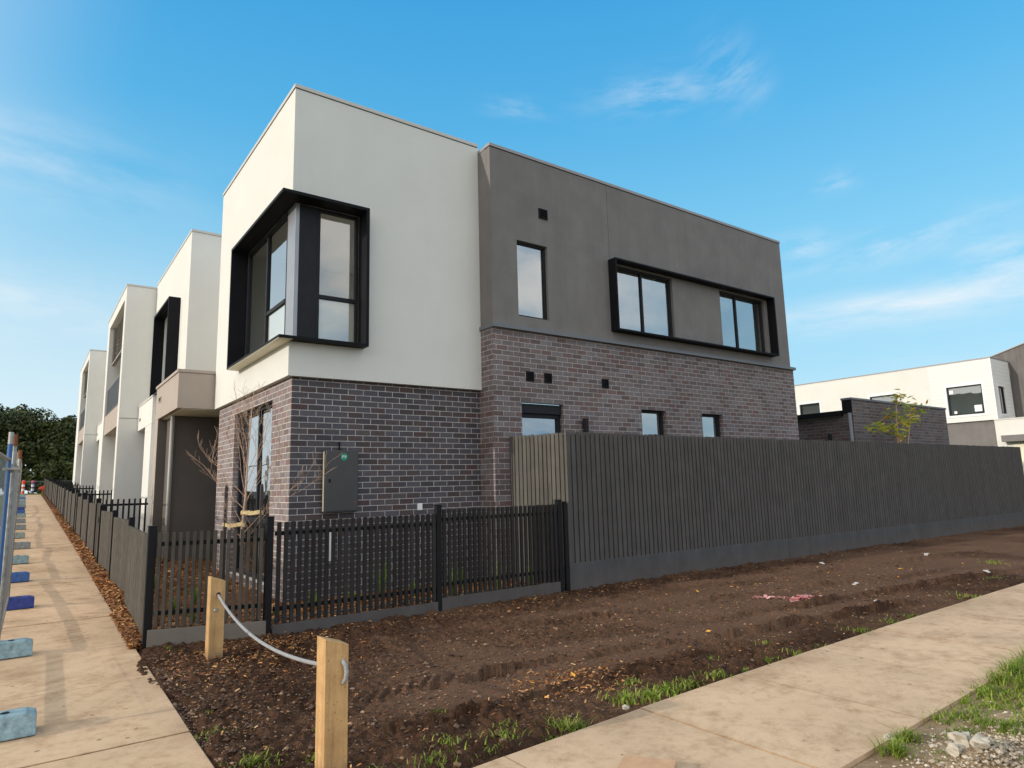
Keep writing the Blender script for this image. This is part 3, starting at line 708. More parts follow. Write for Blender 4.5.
def portal_house(T, dy, dz, yb=18.4):
    Y = lambda y: y + dy
    Z = lambda z: z + dz
    X = -.8; top = 7.83
    w = MB()
    w.hexa([(X, Y(12.97), Z(-.4)), (3, Y(12.97), Z(-.4)), (3, Y(13.4), Z(-.4)), (X, Y(13.4), Z(-.4)), (X, Y(12.97), Z(top)), (3, Y(12.97), Z(top)), (3, Y(13.4), Z(top)), (X, Y(13.4), Z(top))])
    w.box(X, 3, Y(17.72), Y(yb), Z(-.4), Z(top)); w.box(X, 3, Y(13.4), Y(17.72), Z(7.49), Z(top))
    w.build('portal_wall', M['white'], T)
    c = MB(); c.box(X - .015, X + .15, Y(12.955), Y(yb + .015), Z(top + .004), Z(top + .055)); c.box(X + .15, 3, Y(12.955), Y(13.1), Z(top + .004), Z(top + .055)); c.build('parapet_cap', M['cap_white'], T)
    c = MB(); c.box(X + .004, 3, Y(12.963), Y(12.969), Z(3.83), Z(3.845)); c.build('render_joint', M['grey'], T)
    p = MB(); p.box(X + .03, .55, Y(13.405), Y(17.715), Z(3.67), Z(4.33)); p.build('balcony_slab', M['brown'], T, bevel=.004)
    p = MB(); p.wall('x', .6, Y(13.405), Y(17.715), Z(-.4), Z(7.485), [(Y(14.2), Y(16.9), Z(4.4), Z(6.8))], .1); p.build('recessed_wall', M['white'], T)
    windows(T, 'x', .66, Y(14.2), Y(16.9), Z(4.4), Z(6.8), mull=(Y(15.5),), room=0, glass='glass_dark')
    b = MB(); b.box(X + .05, X + .09, Y(13.42), Y(17.7), Z(5.2), Z(5.25)); b.box(X + .05, X + .09, Y(13.42), Y(17.7), Z(4.38), Z(4.42))
    y = 13.47
    while y < 17.68: b.box(X + .06, X + .08, Y(y), Y(y + .06), Z(4.42), Z(5.2)); y += .11
    b.build('balustrade', M['balustrade'], T)
    b = MB(); z = 6.2
    while z < 7.35: b.hexa([(X + .12, Y(13.42), Z(z)), (X + .15, Y(13.42), Z(z)), (X + .15, Y(17.5), Z(z)), (X + .12, Y(17.5), Z(z)), (X + .16, Y(13.42), Z(z + .06)), (X + .19, Y(13.42), Z(z + .06)), (X + .19, Y(17.5), Z(z + .06)), (X + .16, Y(17.5), Z(z + .06))]); z += .14
    b.box(X + .10, X + .21, Y(17.5), Y(17.56), Z(6.12), Z(7.47)); b.box(X + .10, X + .21, Y(13.41), Y(17.5), Z(6.12), Z(6.17))
    for yy in (14.2, 15.0, 15.8, 16.6): b.box(X + .195, X + .21, Y(yy), Y(yy + .05), Z(6.17), Z(7.47))
    b.build('louvre_screen', M['louvre'], T)
    l = MB(); l.box(X + .55, X + .75, Y(17.6), Y(17.715), Z(2.72), Z(3.05)); l.build('wall_lamp', M['frame'], T, bevel=.01)
    d = MB(); d.box(.55, .595, Y(14.2), Y(15.3), Z(.2), Z(3.0)); d.build('door', M['dark_brown'], T)
rg = 'white terrace townhouses in the row along the footpath'
t2 = thing('townhouse', 'white townhouse with black framed hooded upper window, next to the corner townhouse', 'townhouse', (0, 7.72, gz(7.7)), rg); box_house(t2, 0, 0)
t3 = thing('townhouse', 'white portal framed townhouse with slatted louvre screen and balcony, nearer of the two portal houses', 'townhouse', (-.8, 12.97, gz(13)), rg); portal_house(t3, 0, 0)
t4 = thing('townhouse', 'pale townhouse mostly hidden between the two balcony portal houses, small porch box showing', 'townhouse', (0, 22.07, gz(22)), rg); box_house(t4, 14.35, .68)
t5 = thing('townhouse', 'white portal framed townhouse with balcony farther down the row, farther of the two portal houses', 'townhouse', (-.8, 27.32, gz(27)), rg); portal_house(t5, 14.35, .62, 19.6)
t6 = thing('townhouse', 'last pale townhouse of the row, its porch box just showing before the trees', 'townhouse', (0, 36.4, gz(36)), rg); box_house(t6, 28.7, 1.36)

# ================================================================== FRONT FENCES
def pickets(mb, p0, p1, z0, z1, pitch, w, d, dz=0.):
    p0 = np.array(p0); p1 = np.array(p1); ln = np.linalg.norm(p1 - p0); dr = (p1 - p0) / ln; n = max(1, int(round(ln / pitch)))
    for k in range(n):
        c = p0 + dr * ln * (k + .5) / n
        a = rnd.gauss(0, .004)
        mb.obox((c[0], c[1]), (dr[0], dr[1]), w, d, z0 + dz * (k + .5) / n + rnd.uniform(-.004, .004), z1 + dz * (k + .5) / n + rnd.uniform(-.004, .004))
def rails(T, p0, p1, zs, off, name='fence_rail', hh=.045):
    p0 = np.array(p0); p1 = np.array(p1); ln = np.linalg.norm(p1 - p0); dr = (p1 - p0) / ln; nrm = np.array([-dr[1], dr[0]])
    c = (p0 + p1) / 2 + nrm * off
    for z in zs:
        mb = MB(); mb.obox((c[0], c[1]), (dr[0], dr[1]), ln - .01, .03, z - hh / 2, z + hh / 2, 0); mb.build(name, M['post'], T)
def fpost(T, x, y, z0, z1, w=.075, d=(1, 0)):
    m = MB(); m.obox((x, y), d, w, w, z0, z1 - .006); m.obox((x, y), d, w + .008, w + .008, z1 - .006, z1 + .004)
    return m.build('fence_post', M['post'], T, bevel=.003)

F = thing('picket_fence', 'black picket front fence on grey plinth, wrapping the corner garden of the brick corner townhouse', 'fence', (-1.75, -1.13, .03), 'black picket fences along the footpath')
# splayed corner
a, b_ = (-1.75, -1.13), (-.62, -1.50)
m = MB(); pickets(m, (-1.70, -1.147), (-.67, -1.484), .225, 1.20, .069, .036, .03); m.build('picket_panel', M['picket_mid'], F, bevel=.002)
dr = np.array([b_[0] - a[0], b_[1] - a[1]]); ln = np.linalg.norm(dr); dr /= ln
rails(F, (-1.70, -1.147), (-.67, -1.484), (1.08, .37), .034, 'fence_rail')
m = MB(); m.obox(((a[0] + b_[0]) / 2, (a[1] + b_[1]) / 2), tuple(dr), ln - .03, .04, -.06, .21); m.build('plinth_board', M['plinth_light'], F, bevel=.003)
fpost(F, -1.735, -1.09, -.1, 1.27, .08); fpost(F, -.615, -1.46, -.1, 1.325, .075)
# side run
for x0, x1, z0, z1, pz0, pz1, n in ((-.56, 1.50, .165, 1.265, -.07, .155, 0), (1.58, 3.55, .205, 1.315, -.03, .195, 1)):
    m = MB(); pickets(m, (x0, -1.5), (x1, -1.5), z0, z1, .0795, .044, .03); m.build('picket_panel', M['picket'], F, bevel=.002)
    rails(F, (x0, -1.5), (x1, -1.5), (z1 - .13, z0 + .15), .034, 'fence_rail')
    m = MB(); m.box(x0 - .01, x1 + .01, -1.522, -1.482, pz0, pz1); m.build('plinth_board', M['plinth'], F, bevel=.003)
fpost(F, 1.54, -1.475, -.1, 1.375); fpost(F, 3.60, -1.475, -.1, 1.375); fpost(F, 3.70, -1.50, -.1, 1.345, .05)
# along the street up to the first gate
def street_panel(T, x0, y0, x1, y1, zt, cap=True):
    g0 = gz((y0 + y1) / 2)
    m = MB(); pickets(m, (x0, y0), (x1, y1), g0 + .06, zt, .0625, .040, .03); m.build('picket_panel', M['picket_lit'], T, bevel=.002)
    rails(T, (x0, y0), (x1, y1), (zt - .13, g0 + .22), -.034, 'fence_rail')
street_panel(F, -1.745, -1.03, -1.627, 1.80, 1.175); fpost(F, -1.588, 1.90, .0, 1.285)
street_panel(F, -1.60, 1.98, -1.60, 4.02, 1.245); fpost(F, -1.588, 4.12, .05, 1.355)
street_panel(F, -1.60, 4.21, -1.60, 6.30, 1.32); fpost(F, -1.588, 6.40, .1, 1.42, .09)
def gate(y0, y1, label):
    g0 = gz((y0 + y1) / 2); zt = g0 + 1.13
    G = thing('garden_gate', label, 'gate', (-1.6, y0, g0), 'picket gates in the front fences')
    m = MB(); pickets(m, (-1.6, y0), (-1.6, y1), g0 + .06, zt, .0625, .040, .03); m.build('picket_panel', M['picket_lit'], G)
    rails(G, (-1.6, y0), (-1.6, y1), (zt - .13, g0 + .22), -.034, 'gate_rail')
    m = MB(); m.box(-1.64, -1.617, y0 + .03, y0 + .09, g0 + .75, g0 + .86); m.build('latch', M['post'], G)
def yard_fence(y0, label, first=False):
    y1 = y0 + 6.3
    T = thing('picket_fence', label, 'fence', (-1.6, y0, gz(y0)), 'black picket fences along the footpath')
    n = 3
    for k in range(n):
        a = y0 + (y1 - y0) * k / n; b = y0 + (y1 - y0) * (k + 1) / n
        zt = 1.17 + .0355 * ((a + b) / 2 - .4)
        street_panel(T, -1.6, a + .10, -1.6, b - .06, zt); fpost(T, -1.588, a + .02, gz(a) - .1, zt + .10, .09)
    fpost(T, -1.588, y1 + .02, gz(y1) - .1, zt + .1, .09)
    # return dividing the front yards
    gg = gz(y0); zt = gg + 1.16
    m = MB(); pickets(m, (-1.5, y0 - .02), (-.66, y0 - .02), gg + .1, zt + .02, .11, .036, .03); m.build('picket_panel', M['picket'], T)
    rails(T, (-1.5, y0 - .02), (-.66, y0 - .02), (zt - .1, gg + .25), .034, 'fence_rail')
names = ['second black picket fence from the camera, outside the hooded window townhouse', 'third black picket fence from the camera, outside the nearer portal townhouse', 'fourth black picket fence along the footpath', 'fifth black picket fence along the footpath', 'sixth black picket fence along the footpath', 'seventh black picket fence along the footpath', 'farthest black picket fence, ending where the footpath stops']
gnames = ['black picket gate nearest the corner, between the first two street fences', 'second black picket gate along the footpath from the corner', 'third black picket gate along the footpath from the corner', 'fourth black picket gate along the footpath', 'fifth black picket gate along the footpath', 'sixth black picket gate along the footpath', 'farthest black picket gate along the footpath']
y = 6.46
for k in range(7):
    gate(y, y + .82, gnames[k]); yard_fence(y + .90, names[k]); y += 7.18

# tall paling fence
TF = thing('paling_fence', 'tall charcoal paling fence along the bare soil beside the townhouse', 'fence', (3.8, -1.45, 0))
def palings(p0, p1, z0, z1, pitch, T, mat='tall_fence'):
    m = MB(); p0 = np.array(p0); p1 = np.array(p1); ln = np.linalg.norm(p1 - p0); d = (p1 - p0) / ln; nrm = np.array([d[1], -d[0]]); n = int(round(ln / pitch))
    for k in range(n):
        s = ln * (k + .5) / n; c = p0 + d * s; cf = c + nrm * (.012 + rnd.uniform(0, .003)); j = rnd.uniform(-.008, .008)
        m.obox((cf[0], cf[1]), tuple(d), pitch * .76, .016, z0, z1 + j)
        c2 = p0 + d * min(ln, s + ln / n / 2) - nrm * .008
        m.obox((c2[0], c2[1]), tuple(d), pitch * .9, .010, z0, z1 - .03 + rnd.uniform(-.008, .008))
    return m.build('paling_panel', M[mat], T)
palings((3.80, -1.45), (22.3, -1.76), .40, 2.40, .1005, TF)
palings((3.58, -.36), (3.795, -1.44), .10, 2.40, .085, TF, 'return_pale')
dl = np.array([18.5, -.31]); dl /= np.linalg.norm(dl)
for k, (t0, t1, zb_) in enumerate(((0, 5.6, .055), (5.6, 11.2, .03), (11.2, 18.5, .02))):
    c = np.array([3.80, -1.45]) + dl * (t0 + t1) / 2 + np.array([dl[1], -dl[0]]) * .014
    m = MB(); m.obox((c[0], c[1]), tuple(dl), t1 - t0 - .006, .045, zb_ - .03, .43 - .004 * k); m.build('plinth_board', M['plinth'], TF, bevel=.003)
m = MB(); m.obox((3.775, -1.49), (1, 0), .05, .06, .0, 1.33); m.build('fence_post', M['tall_fence'], TF)
m = MB(); m.box(3.545, 3.575, -.40, -.355, .05, 2.40); m.build('fence_post', M['tall_fence'], TF)

# ================================================================== GARAGE AND BACKGROUND BUILDINGS
G = thing('garage', 'dark brick garage with raised parapet wall behind the tall fence', 'garage', (14.85, -.377, 0))
m = MB(); m.box(14.87, 20.8, -.377, -.12, -.1, 3.655); m.build('parapet_wall', M['brick_garage'], G)
m = MB(); m.box(14.83, 20.83, -.40, -.10, 3.66, 3.715); m.build('parapet_cap', M['ledge'], G, bevel=.004)
m = MB(); m.box(14.84, 14.868, -.375, -.12, 3.30, 3.655); m.build('parapet_end_shade', M['black_metal'], G)  # black plate paints in the townhouse's shade on this end
m = MB(); m.wall('x', 14.9, -.11, 7, -.1, 3.22, [(.75, 1.7, .2, 2.62)], .1); m.build('side_wall', M['brick_garage'], G)
m = MB(); m.box(14.96, 15.0, .77, 1.68, .2, 2.6); m.build('door', M['frame'], G)
m = MB(); m.box(14.72, 15.1, -.10, 7, 3.25, 3.38); m.build('gutter', M['black_metal'], G, bevel=.01)
m = MB(); m.hexa([(15.1, -.1, 3.3), (20.8, -.1, 3.2), (20.8, 7, 3.2), (15.1, 7, 3.3), (15.1, -.1, 3.42), (20.8, -.1, 3.3), (20.8, 7, 3.3), (15.1, 7, 3.42)]); m.build('roof', M['ledge'], G)
m = MB(); m.tube([(14.79, -.33, 0), (14.79, -.33, 3.3)], .045, 10); m.build('downpipe', M['ledge'], G, smooth=True)
m = MB(); m.lathe((14.86, .30, 2.62), [(0, 0), (.05, 0), (.05, .16), (0, .16)], 10); m.build('wall_lamp', M['frame'], G)

BW = thing('white_house', 'white weatherboard and render house with large square window, behind the brick garage', 'house', (30, 1.13, 0))
m = MB(); m.wall('x', 30., 3.58, 16, 3.85, 6.48, [(8.8, 9.9, 4.7, 5.45), (5.0, 6.25, 4.5, 5.42)], .1); m.box(30.15, 36, 1.3, 16, 3.9, 6.4); m.build('render_wall', M['white'], BW)
m = MB(); m.wall('x', 30., 1.13, 3.58, 3.85, 6.48, [(1.56, 2.92, 4.16, 5.42)], .1); m.wall('y', 1.13, 30., 32.1, 3.85, 6.48, [(30.45, 31.2, 4.12, 5.3)], .08); m.face((30., 1.13, 3.85), (30., 3.6, 3.85), (32.1, 3.6, 3.85), (32.1, 1.13, 3.85)); m.build('weatherboard_wall', M['weather'], BW)
m = MB(); m.box(29.98, 30.1, 1.11, 16, 6.484, 6.53); m.box(30.1, 32.1, 1.11, 1.25, 6.484, 6.53); m.build('roof_flashing', M['cap_grey'], BW)
m = MB(); m.box(29.985, 30.02, 1.115, 1.16, 3.86, 6.47); m.build('corner_trim', M['white_sticker'], BW)
for (a, b, e, f, ax, cc) in ((1.56, 2.92, 4.16, 5.42, 'x', 30.04), (8.8, 9.9, 4.7, 5.45, 'x', 30.04), (5.0, 6.25, 4.5, 5.42, 'x', 30.04), (30.45, 31.2, 4.12, 5.3, 'y', 1.16)):
    windows(BW, ax, cc, a, b, e, f, w=.05, room=0, glass='glass_dark')
    k = MB(); k.frame(ax, cc, a - .1, b + .1, e - .1, f + .1, .098, -.06, -.03); k.build('window_trim', M['white_sticker'], BW)
for (a, e, s_) in ((2.68, 5.12, .16), (2.62, 4.24, .11), (1.66, 4.26, .28)):
    k = MB(); k.box(30.055, 30.065, a, a + s_, e, e + s_); k.build('window_sticker', M['white_sticker'], BW)
m = MB(); m.box(30.12, 36, 1.25, 16, -.2, 3.845); m.build('lower_wall', M['grey'], BW)
m = MB(); m.box(29.93, 33, -1.6, 1.245, -.2, 3.80); m.build('garage_wing', M['white'], BW)
m = MB(); m.box(29.91, 33, -1.62, 1.26, 3.804, 3.86); m.build('wing_cap', M['cap_white'], BW)
m = MB(); m.box(29.5, 29.925, -1.6, .95, 2.88, 3.14); m.build('canopy', M['grey'], BW)
m = MB(); m.box(29.9, 29.926, -1.5, .7, .1, 2.8); m.build('garage_door', M['soffit'], BW)
BG = thing('grey_house', 'dark grey house with sloping roofline at the right edge, beside the white house', 'house', (32.2, 1.0, 0))
m = MB(); xs = 32.2
m.hexa([(xs, -7, -.2), (44, -7, -.2), (44, 2.4, -.2), (xs, 2.4, -.2), (xs, -7, 9.4), (44, -7, 9.4), (44, 2.4, 6.63), (xs, 2.4, 6.63)]); m.build('wall', paint('dark_grey_cladding', (.14, .13, .125), .8, .1, 2., .2, 60., streak=.5), BG)
m = MB(); m.hexa([(xs - .05, -7, 9.405), (44, -7, 9.405), (44, 2.42, 6.635), (xs - .05, 2.42, 6.635), (xs - .05, -7, 9.45), (44, -7, 9.45), (44, 2.42, 6.68), (xs - .05, 2.42, 6.68)]); m.build('roof_flashing', M['cap_grey'], BG)

# ================================================================== BOLLARDS AND ROPE
def bollard(x, y, label, z0):
    T = thing('timber_bollard', label, 'bollard', (x, y, z0), 'timber bollards at the path corner')
    w = .068; zl, zr = (.80, .752) if y > -3 else (.785, .74)
    m = MB(); m.hexa([(x - w, y - w, z0 - .3), (x + w, y - w, z0 - .3), (x + w, y + w, z0 - .3), (x - w, y + w, z0 - .3), (x - w, y - w, zl), (x + w, y - w, zr), (x + w, y + w, zr), (x - w, y + w, zl)])
    m.build('post', M['pine'], T, bevel=.004)
    return T
b1 = bollard(-1.285, -2.065, 'square timber bollard by the splayed corner of the picket fence, farther of the two', .01)
b2 = bollard(-1.40, -5.42, 'square timber bollard closest to the camera with a short rope loop on its face', -.03)
hx, hy = -1.285, -2.133
m = MB(); m.lathe((0, 0, 0), [(.0, 0), (.022, 0), (.016, .012), (.0, .012)], 10); m.v = [(hx - .01 + a, hy - c_ , .485 + b) for a, b, c_ in m.v]; m.build('bolt', M['galv'], b1)
m = MB(); m.lathe((0, 0, 0), [(.0, 0), (.019, 0), (.019, .002), (.0, .002)], 14); m.v = [(hx + .005 + a, hy - c_ - .001, .632 + b) for a, b, c_ in m.v]; m.build('rope_hole', M['post'], b1)
pts = []
p0 = Vector((-1.28, -2.10, .632)); p1 = Vector((-1.40, -5.36, .61))
for k in range(25):
    t = k / 24; p = p0.lerp(p1, t); s = 4 * t * (1 - t); sk = 1 + .25 * (.5 - t)
    pts.append((p.x, p.y, p.z - .145 * s * sk))
ro = MB(); ro.tube(pts, .0125, 10)
lp = [(-1.372, -5.46, .655), (-1.368, -5.496, .655), (-1.360, -5.509, .635), (-1.354, -5.512, .600), (-1.357, -5.509, .562), (-1.365, -5.496, .543), (-1.370, -5.46, .543)]
ro.tube(lp, .0125, 10)
tag(ro.build('wire_rope', M['rope'], smooth=True), 'grey wire rope sagging between the two timber bollards', 'rope')

# ================================================================== TEMPORARY FENCE WITH FEET
feetY = [-3.25, -.66, 2.2, 4.72, 7.2, 10.1, 13.1, 16.25, 19.3, 22.4, 25.0, 27.6, 30.4, 33.2, 36, 38.8, 41.6, 44.4, 47.2, 50]
fcol = {'pale': (.27, .40, .45), 'blue': (.045, .13, .40), 'deep': (.03, .055, .30), 'grey': (.26, .29, .31), 'green': (.30, .37, .35)}
seq = ['pale', 'pale', 'deep', 'blue', 'pale', 'grey', 'green', 'grey', 'grey', 'green', 'blue', 'deep', 'grey', 'pale', 'grey', 'pale', 'blue', 'grey', 'pale', 'grey']
words = {'pale': 'pale blue', 'blue': 'blue', 'deep': 'deep blue', 'grey': 'grey', 'green': 'grey green'}
FM = {k: paint('foot_plastic_' + k, v, .6, .18, 9., .2, 60., grime=.75) for k, v in fcol.items()}
ordn = ['nearest', 'second', 'third', 'fourth', 'fifth', 'sixth', 'seventh', 'eighth', 'ninth', 'tenth', 'eleventh', 'twelfth', 'thirteenth', 'fourteenth', 'fifteenth', 'sixteenth', 'seventeenth', 'eighteenth', 'nineteenth', 'farthest']
def foot_mesh(x1, y, z, hgt=.15):
    m = MB(); x0 = x1 - .62; w0, w1 = .115, .09
    # tapered block with a hand recess in each end
    def sec(x, wb, wt, zt): return [(x, y - wb, z), (x, y + wb, z), (x, y + wt, z + zt), (x, y - wt, z + zt)]
    S = [sec(x0, w0, w1, hgt * .82), sec(x0 + .06, w0, w1, hgt), sec(x1 - .06, w0, w1, hgt), sec(x1, w0, w1, hgt * .86)]
    i0 = len(m.v)
    for s in S: m.v += s
    for k in range(3):
        for q in range(4):
            a = i0 + 4 * k + q; b = i0 + 4 * k + (q + 1) % 4; m.f.append((a, b, b + 4, a + 4))
    m.f.append((i0 + 3, i0 + 2, i0 + 1, i0))
    e = i0 + 12
    # end face with recess
    r = []
    for (yy, zz) in ((-.05, .02), (.05, .02), (.045, .085), (-.045, .085)): r.append((x1, y + yy, z + zz))
    j = len(m.v); m.v += r; m.v += [(x1 - .05, a[1], a[2]) for a in r]
    for q in range(4):
        m.f.append((e + q, e + (q + 1) % 4, j + (q + 1) % 4, j + q)); m.f.append((j + q, j + (q + 1) % 4, j + 4 + (q + 1) % 4, j + 4 + q))
    m.f.append((j + 4, j + 5, j + 6, j + 7))
    return m
for k, (yv, s_) in enumerate(zip(feetY, seq)):
    z = gz(yv) + .004; xe = -2.69 + rnd.uniform(-.03, .03) - (.08 if k > 5 else 0)
    if k == 2: xe = -2.66
    T = thing('fence_footing', f'{words[s_]} plastic fence foot on the footpath, {ordn[k]} of the row from the camera', 'fence footing', (xe - .3, yv, z), 'plastic feet of the temporary fence')
    foot_mesh(xe, yv, z).build('foot_block', FM[s_], T, bevel=.010)
    if k < 8:
        for dx in (-.30, -.18, -.42):
            m = MB(); m.lathe((xe + dx, yv, z + .1505), [(0, 0), (.027, 0), (.027, .003), (0, .003)], 12); m.build('post_socket', M['post'], T)
def mesh_panel(x0, y0, x1, y1, zb, zt, label, mat, post_mats, top=True, step=.075, tips=None, group='wire mesh temporary fence panels'):
    T = thing('temporary_fence_panel', label, 'fence panel', (x0, y0, zb), group)
    p0 = Vector((x0, y0, 0)); p1 = Vector((x1, y1, 0)); ln = (p1 - p0).length
    for e, (p, pm) in enumerate(zip((p0, p1), post_mats)):
        z1 = zt
        m = MB(); m.tube([(p.x, p.y, zb - .15), (p.x, p.y, z1 - .12 if tips and tips[e] else z1)], .022, 10); po = m.build('panel_post', M[pm], T, smooth=False)
        if tips and tips[e]:
            m = MB(); m.tube([(p.x, p.y, z1 - .12), (p.x, p.y, z1)], .023, 10); m.build('rusty_tip', M[tips[e]], po)
    s0, s1 = gz(y0) - gz((y0 + y1) / 2), gz(y1) - gz((y0 + y1) / 2)
    j0, j1 = (rnd.uniform(-.03, .05), rnd.uniform(-.03, .05)) if abs(y1 - y0) > 1 else (0, 0)
    m = MB(); m.tube([(x0, y0, zt - .28), (x1, y1, zt - .28)], .017, 8); m.build('top_rail', M[mat], T)
    m = MB(); m.tube([(x0, y0, zb + .04 + s0 + j0), (x1, y1, zb + .04 + s1 + j1)], .021, 8); m.build('bottom_rail', M[mat], T)
    m = MB(); n = int(ln / step)
    for k in range(1, n):
        p = p0.lerp(p1, k / n); m.tube([(p.x, p.y, zb + .06), (p.x, p.y, zt - .28)], .002, 3, False)
    z = zb + .2
    while z < zt - .3: m.tube([(x0, y0, z), (x1, y1, z)], .002, 3, False); z += .2
    m.build('wire_mesh', M['wire'], T)
    return T
mesh_panel(-3.14, -3.22, -3.02, -.76, .14, 2.27, 'temporary fence panel with blue end post, nearest the camera at the left edge', 'galv', ('galv', 'blue_steel'), tips=(None, 'galv'))
for k in range(1, 13):
    y0 = feetY[k] + .03; y1 = feetY[k + 1] - .03
    lab = 'temporary wire fence panel with rust tipped posts, nearest of those lining the footpath' if k == 1 else f'temporary wire fence panel lining the footpath, {ordn[k-1]} from the camera'
    xa, xb = (-2.985, -2.955) if k == 1 else (-3.075, -3.07)
    mesh_panel(xa, y0, xb, y1, gz((y0 + y1) / 2) + .15, gz((y0 + y1) / 2) + 2.17, lab, 'galv', ('galv', 'galv'), tips=('rust', 'rust') if k == 1 else None, step=.075 if k < 6 else .15)
ck = MB(); ck.box(-3.07, -2.92, -.80, -.60, 1.885, 1.91); ck.tube([(-3.0, -.69, 1.86), (-3.0, -.69, 1.95)], .012, 8)
tag(ck.build('fence_clamp', M['galv'], bevel=.004), 'flat steel clamp joining the blue post to the rust tipped post', 'clamp')

# ================================================================== END OF STREET
EF = mesh_panel(-4.6, 84, -.9, 84, 1.9, 3.75, 'distant wire fence panel across the far end of the footpath', 'galv', ('galv', 'blue_steel'), step=.12)
mesh_panel(-.75, 84.2, 2.2, 84.4, 1.9, 3.75, 'distant wire fence panel at the street end, right of its blue post', 'galv', ('blue_steel', 'galv'), step=.12)
M['orange'] = paint('orange_plastic', (.75, .08, .02), .5, .08); M['refl'] = paint('white_band', (.75, .75, .75), .5, .05); M['bluebody'] = paint('faded_blue_body', (.12, .10, .28), .6, .1)
def tbollard(x, y, label, bodymat, lean=0.):
    z = gz(y); T = thing('traffic_bollard', label, 'traffic bollard', (x, y, z), 'plastic traffic bollards at the street end')
    m = MB(); m.lathe((x, y, z), [(.0, 0), (.26, 0), (.26, .05), (.12, .08), (.0, .08)], 8); m.build('base', M['orange'], T)
    m = MB(); m.lathe((x, y, z), [(.10, .08), (.10, .95), (.11, .97), (.11, 1.08), (.05, 1.12), (.0, 1.12)], 14); m.build('post', bodymat, T)
    for a in (.30, .62):
        m = MB(); m.lathe((x, y, z), [(.104, a), (.104, a + .17)], 14); m.build('reflective_band', M['refl'], T)
    m = MB(); m.lathe((x, y, z), [(.112, .97), (.112, 1.08)], 14); m.build('collar', M['orange'], T)
tbollard(-2.95, 54.2, 'orange traffic bollard with white bands at the end of the footpath', M['orange'])
tbollard(-2.35, 55.2, 'orange topped bluish traffic bollard behind the orange one at the footpath end', M['bluebody'])
m = MB(); m.hexa([(-2.0, 54.0, 2.25), (-1.45, 54.0, 2.2), (-1.45, 54.4, 2.2), (-2.0, 54.4, 2.25), (-1.95, 54.05, 2.42), (-1.5, 54.05, 2.62), (-1.5, 54.35, 2.62), (-1.95, 54.35, 2.42)])
m.tube([(-1.72, 54.2, 1.82), (-1.72, 54.2, 2.28)], .04, 6); tag(m.build('site_marker', M['orange'], bevel=.05), 'small bright orange marker low by the last picket fence', 'marker')

# ================================================================== TREES
def canopy(mb, c, rad, n, size, seed, squash=1., nl=16):
    r = random.Random(seed); lobes = []
    for k in range(nl):
        th = r.uniform(0, 2 * math.pi); ph = math.acos(r.uniform(-.5, 1)); q = r.uniform(.45, .85)
        lobes.append((c[0] + rad[0] * q * math.cos(th) * math.sin(ph), c[1] + rad[1] * q * math.sin(th) * math.sin(ph), c[2] + rad[2] * q * math.cos(ph), r.uniform(.28, .46)))
    for k in range(n):
        lb = lobes[k % nl]
        d = Vector((r.gauss(0, 1), r.gauss(0, 1), r.gauss(0, 1))).normalized(); q = r.uniform(.55, 1.) ** .6
        p = Vector((lb[0] + d.x * rad[0] * lb[3] * q, lb[1] + d.y * rad[1] * lb[3] * q, lb[2] + d.z * rad[2] * lb[3] * q * squash))
        nrm = (d + Vector((r.gauss(0, .5), r.gauss(0, .5), r.gauss(0, .5)))).normalized()
        a = nrm.orthogonal().normalized(); b = nrm.cross(a); an = r.uniform(0, 6.28); a, b = a * math.cos(an) + b * math.sin(an), b * math.cos(an) - a * math.sin(an)
        s = size * r.uniform(.6, 1.4)
        mb.face(p - a * s - b * s * .2, p - b * s * .6 + a * s * .1, p + a * s + b * s * .15, p + b * s * .6)
def big_tree(x, y, h, rx, seed, label, zlow=1.5):
    z0 = 1.7; T = thing('tree', label, 'tree', (x, y, z0), 'trees at the far end of the street')
    r = random.Random(seed + 50)
    m = MB(); m.tube([(x, y, z0 - .5), (x + .1, y, z0 + h * .3), (x + .3, y, z0 + h * .6)], [.4, .3, .12], 10)
    for k in range(7):
        an = r.uniform(0, 6.28); zz = z0 + h * r.uniform(.2, .5)
        m.tube([(x + .1, y, zz), (x + math.cos(an) * rx * .3, y + math.sin(an) * rx * .3, zz + h * .15), (x + math.cos(an) * rx * .6, y + math.sin(an) * rx * .6, zz + h * .3)], [.15, .09, .03], 6)
    m.build('trunk', M['bark'], T)
    m = MB(); canopy(m, (x, y, z0 + h * .55), (rx, rx, h * .48), 17000, .21, seed, nl=30); m.build('crown', M['tree_leaf'], T)
big_tree(-9.5, 96, 12.2, 5.5, 1, 'leftmost dark green tree at the far end of the street')
big_tree(-3.6, 100, 11.8, 4.6, 2, 'rounded dark green tree in the middle of the far tree group')
big_tree(1.0, 98, 9.9, 3.4, 3, 'lower dark green tree close to the last townhouse')
big_tree(7.0, 104, 10.5, 4.5, 5, 'dark green tree mostly hidden behind the last townhouse')
big_tree(-16.5, 99, 11.5, 5.0, 6, 'dark green tree left of the far tree group, beyond the frame edge')
T = thing('tree', 'leafy street tree across the side road, seen only reflected in the low windows', 'tree', (39, -29, 0))
m = MB(); m.tube([(39, -29, -.2), (39.1, -29, 3), (39, -29, 5.5)], [.25, .18, .06], 8); m.build('trunk', M['bark'], T)
m = MB(); canopy(m, (39, -29, 3.4), (2.2, 2.2, 1.9), 2600, .3, 77, nl=16); m.build('crown', M['tree_leaf'], T)
m = MB(); r_ = random.Random(5)
for k in range(44):
    x = -14 + (k % 26) * 1.0; canopy(m, (x, (90 if k < 26 else 92.5) + r_.uniform(-1, 1), 3.6 if k < 26 else 6.0), (1.5, 1., 2.6 * r_.uniform(.8, 1.2)), 900, .24, 100 + k, nl=6)
